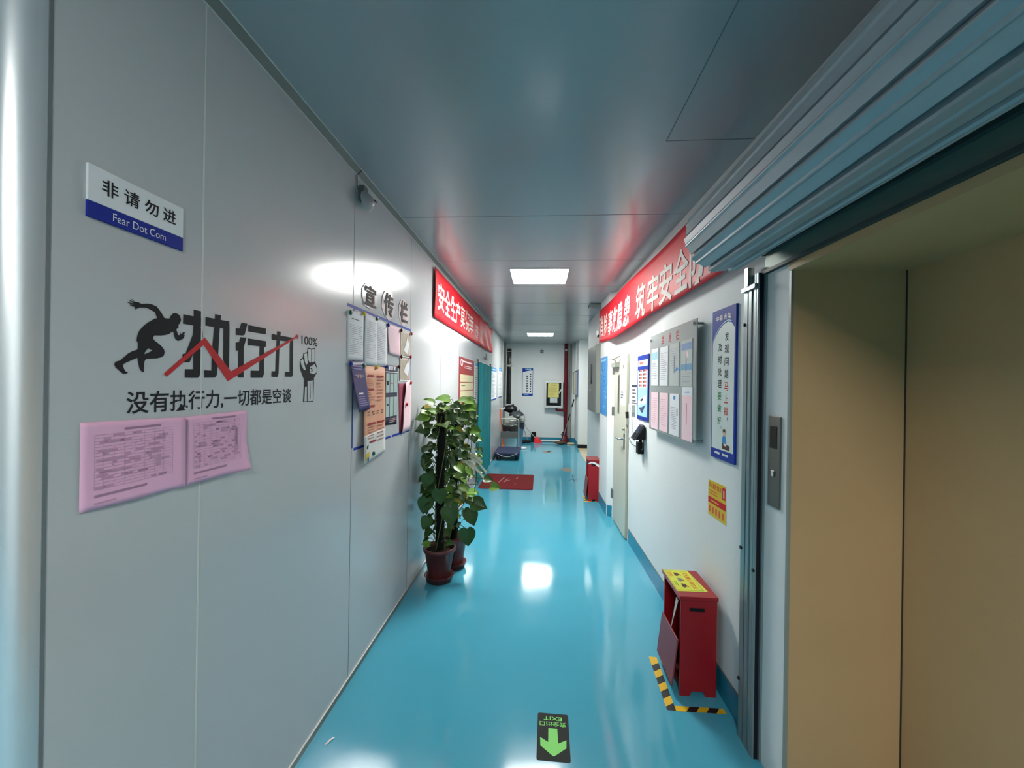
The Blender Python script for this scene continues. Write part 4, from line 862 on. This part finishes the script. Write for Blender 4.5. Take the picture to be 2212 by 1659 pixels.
for k, (a, z, y0, y1) in enumerate(pk):
    a, z, y0, y1 = iu(a), iu(z), iv(y0), iv(y1)
    m = MB(); base = (paper, paper, paperg, paperg, pinkl, pinkl, paper, pinkl)[k]
    m.slab(IP, (a,y0), (z,y1), .002, .0034, base); h = .0040
    L = lambda p, q: a+(z-a)*p
    if k == 0: m.rect(IP, (L(.1,0),y1-.09), (L(.9,0),y1-.03), h, pale); m.lines(IP, (L(.1,0),y0+.05), (L(.9,0),y1-.11), 10, h, lcol, 2, .25)
    if k == 1: m.lines(IP, (L(.1,0),y0+.04), (L(.9,0),y1-.04), 14, h, lcol, 3, .25)
    if k == 2: m.lines(IP, (L(.1,0),y0+.12), (L(.9,0),y1-.03), 9, h, lcol, 4, .25); m.rect(IP, (L(.48,0),y0+.09), (L(.53,0),y0+.21), h, inkg); m.poly(IP, [(L(.55,0),y0+.10),(L(.98,0),y0+.11),(L(.80,0),y0+.135)], h+.0003, skyb)
    if k == 3:
        m.rect(IP, (L(.05,0),y1-.065), (L(.95,0),y1-.02), h, M('dusty blue print', (120, 150, 188), .5)); m.rect(IP, (L(0,0),y0+.105), (L(1,0),y0+.145), h, M('stripe blue print', (110, 160, 192), .5)); m.poly(IP, [(L(.5,0),y1-.12),(L(.7,0),y1-.11),(L(.65,0),y1-.07),(L(.52,0),y1-.08)], h, pinkl)
        m.rect(IP, (L(.46,0),y0+.09), (L(.51,0),y1-.10), h+.0003, inkg); m.lines(IP, (L(.1,0),y0+.02), (L(.9,0),y0+.09), 4, h, lcol, 4, .25)
    if k == 6: m.lines(IP, (L(.1,0),y0+.04), (L(.9,0),y1-.09), 13, h, lcol, 6, .3); m.rect(IP, (L(.4,0),y1-.04), (L(.6,0),y1-.015), h, skyb); m.rect(IP, (L(.78,0),y0+.14), (L(.86,0),y1-.10), h, inkg)
    if k == 7: m.rect(IP, (L(0,0),y1-.055), (L(1,0),y1), h, paper); m.lines(IP, (L(.25,0),y1-.05), (L(.75,0),y1-.02), 3, h+.0003, skyb, 4, .3); m.rect(IP, (L(.44,0),y0+.10), (L(.50,0),y0+.24), h, M('rose ink', (170, 110, 120), .7))
    if k in (4, 5): m.lines(IP, (L(.1,0),y0+.04), (L(.9,0),y1-.04), 12, h, M('rose faint print', (214, 176, 186), .8), k, .25)
    tag(m.build('paper_sheet'), lb[k], 'paper', 'sheets in the grey information board')
# tall blue slogan sign
s = thing('slogan_sign', RP(2.32,1.28,0), 'tall blue framed sign lettered 发现问题马上报 beside the shutter rail', 'sign')
m = MB(); m.slab(RP, (2.463,1.282), (2.184,2.111), .001, .012, blue); m.build('board', s, bevel=.001)
m = MB(); pts = [(2.452,1.335),(2.196,1.335)]+[(2.196+.256*k/16, 1.985+.045*math.sin(math.pi*min(1,(16-k)/16*.5+.5))*1-.055*(k/16)**2*(1 if k > 8 else .5)) for k in range(17)]
pts = [(2.452,1.335),(2.196,1.335),(2.196,1.990),(2.23,2.020),(2.27,2.030),(2.32,2.022),(2.37,2.0),(2.42,1.965),(2.452,1.93)]
m.poly(RP, pts, .0126, M('sign white', (206, 220, 216), .4)); 
for a, q in zip([(2.23,2.028),(2.27,2.038),(2.32,2.030),(2.37,2.008),(2.42,1.973)], [(2.27,2.038),(2.32,2.030),(2.37,2.008),(2.42,1.973),(2.455,1.935)]):
    m.add([RP(a[0],a[1]-.002,.013), RP(q[0],q[1]-.002,.013), RP(q[0],q[1]+.004,.013), RP(a[0],a[1]+.004,.013)], [(0,1,2,3)], pale)
m.build('inner_panel', s)
m = MB()
for k, ch in enumerate('中彩光电'): m.text(RP, ch, (2.412-k*.045,2.045), (2.412-k*.045-.036,2.077), .0128, cardw, .012)
m.build('heading_lettering', s)
m = MB()
c1 = [('发',ink), ('现',ink), ('问',ink), ('题',ink), ('马',red), ('上',red), ('报',red)]
for k, (ch, mt) in enumerate(c1): m.text(RP, ch, (2.303,1.928-k*.0668), (2.257,1.974-k*.0668), .0132, mt, .009)
m.text(RP, '、', (2.268,1.500), (2.255,1.520), .0132, ink)
m.build('lettering', s)
m = MB()
c2 = [('及',ink), ('时',ink), ('处',ink), ('理',ink), ('要',greenp), ('做',greenp), ('好',greenp)]
for k, (ch, mt) in enumerate(c2): m.text(RP, ch, (2.381,1.877-k*.0672), (2.336,1.921-k*.0672), .0132, mt, .009)
m.text(RP, '。', (2.345,1.452), (2.330,1.467), .0132, inkg)
m.build('lettering', s)
m = MB(); m.lines(RP, (2.41,1.305), (2.345,1.322), 1, .0128, cardw, 2, .7, .05); m.lines(RP, (2.32,1.305), (2.25,1.322), 1, .0128, cardw, 3, .7, .05); m.build('footer_print', s)
m = MB(); h = .0132
m.poly(RP, [(2.322,1.375),(2.275,1.375),(2.278,1.412),(2.298,1.420),(2.316,1.410)], h, skyb); m.poly(RP, [(2.308,1.415),(2.285,1.415),(2.284,1.440),(2.297,1.448),(2.309,1.440)], h+.0003, skin)
m.poly(RP, [(2.312,1.432),(2.296,1.440),(2.283,1.436),(2.284,1.450),(2.298,1.456),(2.311,1.449)], h+.0006, hairb); m.poly(RP, [(2.318,1.345),(2.236,1.345),(2.238,1.370),(2.318,1.376)], h+.0006, hairb)
m.poly(RP, [(2.300,1.365),(2.272,1.362),(2.272,1.374),(2.300,1.377)], h+.0009, paper); m.build('cartoon_reader', s)
# small yellow notice, lower
s = thing('yellow_notice', RP(2.40,.93,0), 'small yellow sticker with a red band low on the right wall', 'sticker')
m = MB(); m.quad(RP, [(2.512,.933),(2.284,.937),(2.296,1.143),(2.512,1.135)], .0005, .0015, yellow); m.build('sheet', s)
m = MB(); m.quad(RP, [(2.512,1.005),(2.288,1.010),(2.290,1.045),(2.512,1.040)], .0015, .0018, red)
m.text(RP, '灭火器放置点', (2.505,1.095), (2.345,1.125), .0018, red, .01); m.lines(RP, (2.50,1.055), (2.34,1.085), 2, .0018, orangep, 2, .4); m.slab(RP, (2.332,1.065), (2.296,1.13), .0015, .0019, red); m.slab(RP, (2.320,1.075), (2.308,1.115), .0019, .0022, paper)
m.lines(RP, (2.48,1.016), (2.32,1.030), 1, .0021, yellow, 2, .5)
for k in range(5): m.rect(RP, (2.50-k*.042,.952), (2.50-k*.042-.022,.990), .0018, orangep)
m.build('print', s)
# lift call panel
s = thing('lift_call_panel', RP(1.85,1.167,0), 'brushed steel lift call panel on the white strip by the opening', 'call panel')
m = MB(); m.slab(RP, (1.889,1.168), (1.804,1.557), 0, .008, M('dark brushed steel', (104, 104, 98), .35, .6)); m.build('plate', s, bevel=.001)
m = MB(); m.slab(RP, (1.874,1.42), (1.824,1.515), .008, .0095, screen if False else black); m.build('display', s)
m = MB(); m.slab(RP, (1.856,1.30), (1.838,1.325), .008, .014, chrome); m.build('button', s, bevel=.001)
# poster with a boat
s = thing('boat_poster', RP(3.98,1.36,0), 'blue framed poster with a boat picture above the face terminal', 'poster')
m = MB(); m.slab(RP, (4.172,1.357), (3.785,1.972), .001, .010, blue); m.build('board', s)
m = MB(); m.rect(RP, (4.150,1.393), (3.812,1.660), .0106, pale); m.rect(RP, (4.150,1.660), (3.812,1.83), .0106, M('pale mint print', (190, 220, 226), .5)); m.rect(RP, (4.150,1.868), (3.812,1.925), .0106, paper); m.rect(RP, (4.10,1.885), (3.96,1.912), .011, M('coral print', (214, 110, 100), .6))
for r_ in range(5):
    for q in range(2): m.rect(RP, (4.12-q*.15,1.815-r_*.035), (4.12-q*.15-.12,1.835-r_*.035), .0112, M('coral print', (214, 110, 100), .6)); m.rect(RP, (4.12-q*.15,1.815-r_*.035), (4.12-q*.15-.05,1.835-r_*.035), .0115, inkg)
m.poly(RP, [(4.11,1.470),(4.00,1.478),(3.87,1.505),(3.94,1.450),(3.95,1.428),(4.02,1.425),(4.05,1.445)], .0112, M('boat slate', (70, 80, 112), .6)); m.poly(RP, [(4.13,1.49),(3.86,1.52),(3.84,1.60),(4.05,1.56),(4.13,1.53)], .0110, paper)
m.poly(RP, [(4.07,1.545),(4.02,1.53),(3.96,1.545),(3.95,1.57),(4.02,1.552)], .0114, navy); m.build('print', s)
s = thing('small_notice', RP(4.31,1.497,0), 'small white notice card between steel door and boat poster', 'notice')
m = MB(); m.slab(RP, (4.435,1.497), (4.195,1.692), .001, .006, paper); m.build('card', s)
m = MB(); m.rect(RP, (4.425,1.665), (4.205,1.690), .0066, navy); m.rect(RP, (4.435,1.497), (4.195,1.506), .0066, navy)
for r_ in range(4):
    m.lines(RP, (4.40,1.625-r_*.037), (4.23,1.65-r_*.037), 1, .0066, inkg, r_, .7, .3)
m.build('print', s)
s = thing('light_switch', RP(4.36,1.40,0), 'white wall switch box beside the door above the terminal cable', 'switch')
m = MB(); m.slab(RP, (4.44,1.405), (4.29,1.485), 0, .035, cardw); m.build('box', s, bevel=.004)
m = MB(); m.slab(RP, (4.39,1.425), (4.34,1.465), .035, .039, paper); m.build('rocker', s)
# face recognition terminal
s = thing('face_terminal', RP(4.05,1.05,0), 'black face recognition terminal tilted on a wall bracket under the boat poster', 'terminal')
def obox(c, ax, ay, az, sx, sy, sz):
    return [c+ax*(a*sx/2)+ay*(b_*sy/2)+az*(d*sz/2) for d in (-1,1) for a, b_ in ((-1,-1),(1,-1),(1,1),(-1,1))]
tA, tB, tC, tD = (.866,1.185), (.950,1.312), (.968,1.312), (.968,1.180)
m = MB(); m.hexa([(tA[0]+.012,3.875,tA[1]-.004),(tD[0],3.875,tD[1]),(tD[0],3.985,tD[1]),(tA[0]+.012,3.985,tA[1]-.004),(tB[0]+.012,3.875,tB[1]-.008),(tC[0],3.875,tC[1]-.02),(tC[0],3.985,tC[1]-.02),(tB[0]+.012,3.985,tB[1]-.008)], black); m.build('mounting_wedge', s, bevel=.006)
dv = Vector((tB[0]-tA[0], 0, tB[1]-tA[1])); tl = dv.length; az = Vector((-dv.z, 0, dv.x)).normalized(); ax = dv.normalized(); ay = Vector((0,1,0))
cT = Vector(((tA[0]+tB[0])/2, 3.93, (tA[1]+tB[1])/2))
m = MB(); m.hexa(obox(cT, ax, ay, az, tl+.012, .122, .022), M('dark grey bezel', (52, 54, 60), .3)); m.build('tablet', s, bevel=.003)
m = MB(); m.hexa(obox(cT+az*.0115+ax*.030, ax, ay, az, .072, .100, .002), screen); m.build('screen', s)
m = MB(); m.hexa(obox(cT+az*.0115-ax*.040, ax, ay, az, .055, .100, .002), M('glossy black', (10, 10, 12), .1)); m.build('keypad_strip', s)
m = MB(); m.box((.914,3.935,1.04),(.969,4.02,1.15), black); m.tube([(.945,3.975,1.15),(.945,3.975,1.19)], .016, black, 10); m.build('junction_box', s, bevel=.004)
m = MB(); m.tube([RP(4.44,1.40,.05), RP(4.42,1.34,.05)], .016, rubber, 8); m.tube([RP(4.42,1.34,.05), RP(4.39,1.30,.05), RP(4.36,1.27,.055), RP(4.39,1.25,.06), RP(4.42,1.265,.055), RP(4.39,1.28,.055), RP(4.36,1.20,.05), RP(4.33,1.16,.06), RP(4.20,1.095,.05), RP(4.02,1.095,.04)], .005, greyd, 6)
m.build('cable', s)
m = MB(); m.tube([RP(3.94,1.08,.02), RP(3.90,1.10,.02), RP(3.895,1.185,.02)], .005, greyd, 6); m.build('rear_cable', s)
# distribution box and poster on the pillar
s = thing('distribution_box', (.86,6.7,1.25), 'large grey steel distribution box on the right wall behind the pillar', 'electrical box')
m = MB(); m.prism([(.822,6.27),(.808,7.14),(xr(7.14),7.14),(xr(6.27),6.27)], 1.26, 2.305, greyw); m.build('body', s, bevel=.004)
def DP(u, v, h): return Vector((.822-.0161*(u-6.27)-h, u, v))
m = MB(); m.slab(DP, (6.29,1.275), (7.12,2.29), 0, .012, greyd); m.build('door', s, bevel=.003)
m = MB(); m.slab(DP, (6.62,1.70), (6.72,2.02), .012, .02, black); m.build('window_slot', s)
m = MB(); m.slab(DP, (6.66,1.58), (6.90,1.62), .012, .016, brushed); m.build('nameplate', s)
m = MB(); m.tube([DP(6.75,1.74,.012), DP(6.75,1.74,.035)], .02, chrome, 10); m.build('latch', s)
def PPf(u, v, h): return Vector((.8575-h, u, v))
s = thing('blue_poster', (.855,5.7,1.28), 'blue printed poster on the pillar beyond the steel door', 'poster')
m = MB(); m.slab(PPf, (6.0,1.285), (5.44,2.065), .001, .009, skyb); m.build('board', s)
m = MB(); lp = M('light sky print', (140, 196, 230), .5); m.lines(PPf, (5.95,2.00), (5.50,2.04), 1, .0095, lp, 1, .6); rn = random.Random(4)
for k in range(26): u = rn.uniform(5.52,5.95); v = rn.uniform(1.33,1.95); m.rect(PPf, (u,v), (u-rn.uniform(.02,.09),v+rn.uniform(.008,.03)), .0095, lp if rn.random() < .7 else M('strong blue print', (24, 84, 160), .5))
m.build('print', s)
s = thing('bracket_lamp', (.86,6.02,2.40), 'small dark bracket at the end of the right banner on the pillar', 'bracket')
m = MB(); m.box((.80,6.02,2.38),(.90,6.10,2.41), black); m.box((.80,6.06,2.41),(.83,6.09,2.47), cardw); m.build('arm', s)
s = thing('ceiling_plate', (.82,6.15,2.80), 'dark angle bracket under the ceiling above the pillar', 'bracket')
m = MB(); m.box((.70,6.05,HC-.02),(.86,6.35,HC-.001), greyd); m.build('plate', s)

# ------------------------------------------------------------------ fire extinguisher cabinets
def cabinet(x0, x1, y0, y1, z1, label, card):
    s = thing('fire_extinguisher_cabinet', ((x0+x1)/2, (y0+y1)/2, 0), label, 'fire cabinet', 'red fire extinguisher cabinets by the right wall')
    m = MB(); t_ = .012
    for y in (y0, y1-t_):                                      # end plates with cut-out feet
        P_ = lambda u, v, h, y=y: Vector((u, y+h, v))
        w_ = x1-x0; out = [(x0,0),(x0+w_*.28,0),(x0+w_*.34,.028),(x1-w_*.34,.028),(x1-w_*.28,0),(x1,0),(x1,z1-.02),(x0,z1-.02)]
        n_ = len(out); vs = [P_(a,b_,0) for a,b_ in out]+[P_(a,b_,t_) for a,b_ in out]
        m.add(vs, [list(range(n_)), list(range(n_,2*n_))[::-1]]+[(i,(i+1)%n_,n_+(i+1)%n_,n_+i) for i in range(n_)], redbox)
    m.box((x1-t_,y0+t_,.03),(x1,y1-t_,z1-.02), redbox); m.box((x0+.004,y0+t_,.035),(x1-t_,y1-t_,.047), redin); m.box((x0,y0+t_,z1-.10),(x0+.004,y1-t_,z1-.02), redin) if card is False else None
    m.build('body', s)
    m = MB(); m.box((x0-.010,y0-.012,z1-.022),(x1+.004,y1+.012,z1), redbox); m.build('lid', s, bevel=.003)
    m = MB(); m.box((x0+(x1-x0)*.24,y0-.0008,z1-.085),(x0+(x1-x0)*.66,y0+.002,z1-.065), black); m.build('hand_slot', s)
    m = MB(); zt, zb = z1*.545, .045
    m.hexa([(x0-.042,y0+.008,zb),(x0-.034,y0+.008,zb),(x0-.034,y1-.012,zb+.01),(x0-.042,y1-.012,zb+.01),(x0-.014,y0+.008,zt),(x0-.006,y0+.008,zt),(x0-.006,y1-.012,zt),(x0-.014,y1-.012,zt)], M('faded red enamel', (134, 56, 66), .4, var=.06)); m.build('door', s, bevel=.002)
    m = MB(); m.tube([((x0+x1)/2-.02,y0+.10,.048),((x0+x1)/2-.02,y0+.10,.34)], .052, redbox, 16) if False else None
    return s, m
s, _ = cabinet(.775, .966, 2.300, 2.605, .545, 'nearer red extinguisher cabinet with lime instruction label on its lid', True)
def TP(u, v, h): return Vector((u, v, .545+h))
m = MB(); m.quad(TP, [(.770,2.345),(.938,2.350),(.912,2.612),(.768,2.608)], .0004, .0012, yelgr); m.build('instruction_label', s)
lbl = [o for o in s.children if o.name.startswith('instruction_label')][0]
def TQ(u, v, h): return Vector((.770+u*.150+.012*v*0, 2.352+v*.250, .545+h))   # u across, v away
m = MB()
for a, q in (((.02,.02),(1.0,.035)), ((.02,.965),(.88,.98)), ((.02,.02),(.035,.98)), ((.965,.02),(.98,.80))): m.rect(TQ, a, q, .0015, greenp)
TV = lambda u, v, h: Vector((.770+v*.150, 2.352+(1-u)*.250, .545+h))
m.text(TV, '灭火器使用方法', (.08,.66), (.90,.86), .0016, red, .01)
for k in range(3): m.poly(TV, [(.10+k*.28,.34),(.26+k*.28,.30),(.30+k*.28,.38),(.22+k*.28,.52),(.12+k*.28,.48)], .0016, (hairb, greyd, hairb)[k]); m.poly(TV, [(.20+k*.28,.54),(.27+k*.28,.56),(.24+k*.28,.46)], .0018, red)
m.lines(TV, (.08,.08), (.36,.24), 3, .0016, red, 5, .4, .2); m.lines(TV, (.56,.10), (.86,.22), 2, .0016, greenp, 6, .4, .3); m.build('label_print', lbl)
m = MB(); m.add([(.762,2.305,.515),(.764,2.345,.512),(.722,2.300,.36),(.738,2.340,.355),(.7635,2.305,.515),(.7655,2.345,.512),(.7235,2.300,.36),(.7395,2.340,.355)], [(0,1,3,2),(4,6,7,5),(0,2,6,4),(1,5,7,3)], paperg); m.tube([(.765,2.32,.525),(.758,2.31,.518),(.764,2.325,.51)], .0015, chrome, 5); m.build('record_card', s)
s2, _ = cabinet(.705, .868, 6.03, 6.33, .60, 'farther red extinguisher cabinet behind the pillar with a white strip on its end', False)
m = MB(); pts = [(.700,.548),(.735,.572),(.79,.568),(.83,.545),(.868,.515),(.868,.50),(.835,.502),(.80,.535),(.75,.552),(.702,.536)]
m.poly(lambda u, v, h: Vector((u, 6.03-h, v)), pts, .004, paper); m.build('white_strip', s2)
# hazard tape on the floor
def hazard(name, label, segs, group):
    s = thing(name, (segs[0][0][0], segs[0][0][1], 0), label, 'floor tape', group)
    for (p, q, wd, nst, sk) in segs:
        p, q = Vector(p), Vector(q); d = (q-p); L = d.length; d.normalize(); n = Vector((-d.y, d.x))*wd; m = MB()
        for k in range(nst):
            a, z = L*k/nst, L*(k+1)/nst; s0 = sk
            A = p+d*a; B2 = p+d*z; C2 = p+d*min(L, z+s0)+n; D2 = p+d*min(L, a+s0 if k else 0)+n
            m.add([(A.x,A.y,.0010),(B2.x,B2.y,.0010),(C2.x,C2.y,.0010),(D2.x,D2.y,.0010)], [(0,1,2,3)], (tape_y, tape_k)[k % 2])
        m.build('tape_strip', s)
hazard('hazard_tape', 'black and yellow floor tape around the nearer red cabinet', [((.737,2.612),(.722,2.190),-.046,8,.03), ((.722,2.188),(.975,2.190),.036,5,.03)], 'black and yellow floor tapes')
hazard('hazard_tape', 'short black and yellow floor tape at the farther red cabinet', [((.702,6.30),(.692,6.00),-.045,5,.03), ((.692,6.0),(.86,6.005),.035,4,.03)], 'black and yellow floor tapes')
# exit sticker
s = thing('exit_floor_sticker', (.082,1.98,0), 'black floor sticker with green arrow and EXIT 安全出口', 'floor sticker')
def XP(u, v, h): a = -.018; return Vector((.082+u*math.cos(a)-v*math.sin(a), 1.980+u*math.sin(a)+v*math.cos(a), h))
m = MB(); rr_ = .010; pts = []
for cx, cy, a0 in ((.0765-rr_,-.1335+rr_,-90), (.0765-rr_,.1335-rr_,0), (-.0765+rr_,.1335-rr_,90), (-.0765+rr_,-.1335+rr_,180)):
    for k in range(5): a = math.radians(a0+k*22.5); pts.append((cx+rr_*math.cos(a), cy+rr_*math.sin(a)))
n = len(pts); m.add([XP(x,y,.0004) for x,y in pts]+[XP(x,y,.0014) for x,y in pts], [list(range(n)), list(range(n,2*n))]+[(i,(i+1)%n,n+(i+1)%n,n+i) for i in range(n)], M('black sticker vinyl', (30, 36, 33), .6, var=.2, scale=40., spec=.15)); m.build('base', s)
m = MB(); m.poly(XP, [(-.023,.042),(.020,.042),(.023,-.040),(.062,-.018),(.060,-.062),(.004,-.108),(-.002,-.108),(-.060,-.058),(-.062,-.012),(-.024,-.036)], .0018, glow)
XT = lambda u, v, h: XP(-u, -v, h)
m.text(XT, '安全出口', (-.062,-.082), (.066,-.053), .0018, glow, .012); m.text(XT, 'EXIT', (-.044,-.113), (.046,-.091), .0018, glow, .01); m.build('print', s)
m = MB(); m.sheet(FP, [(-.975,1.840),(-.966,1.835),(-.945,1.880),(-.953,1.884)], .0008, paper, lambda a, q: .004*math.sin(q*3)); tag(m.build('paper_scrap'), 'tiny white paper scrap on the blue floor by the left wall', 'scrap')
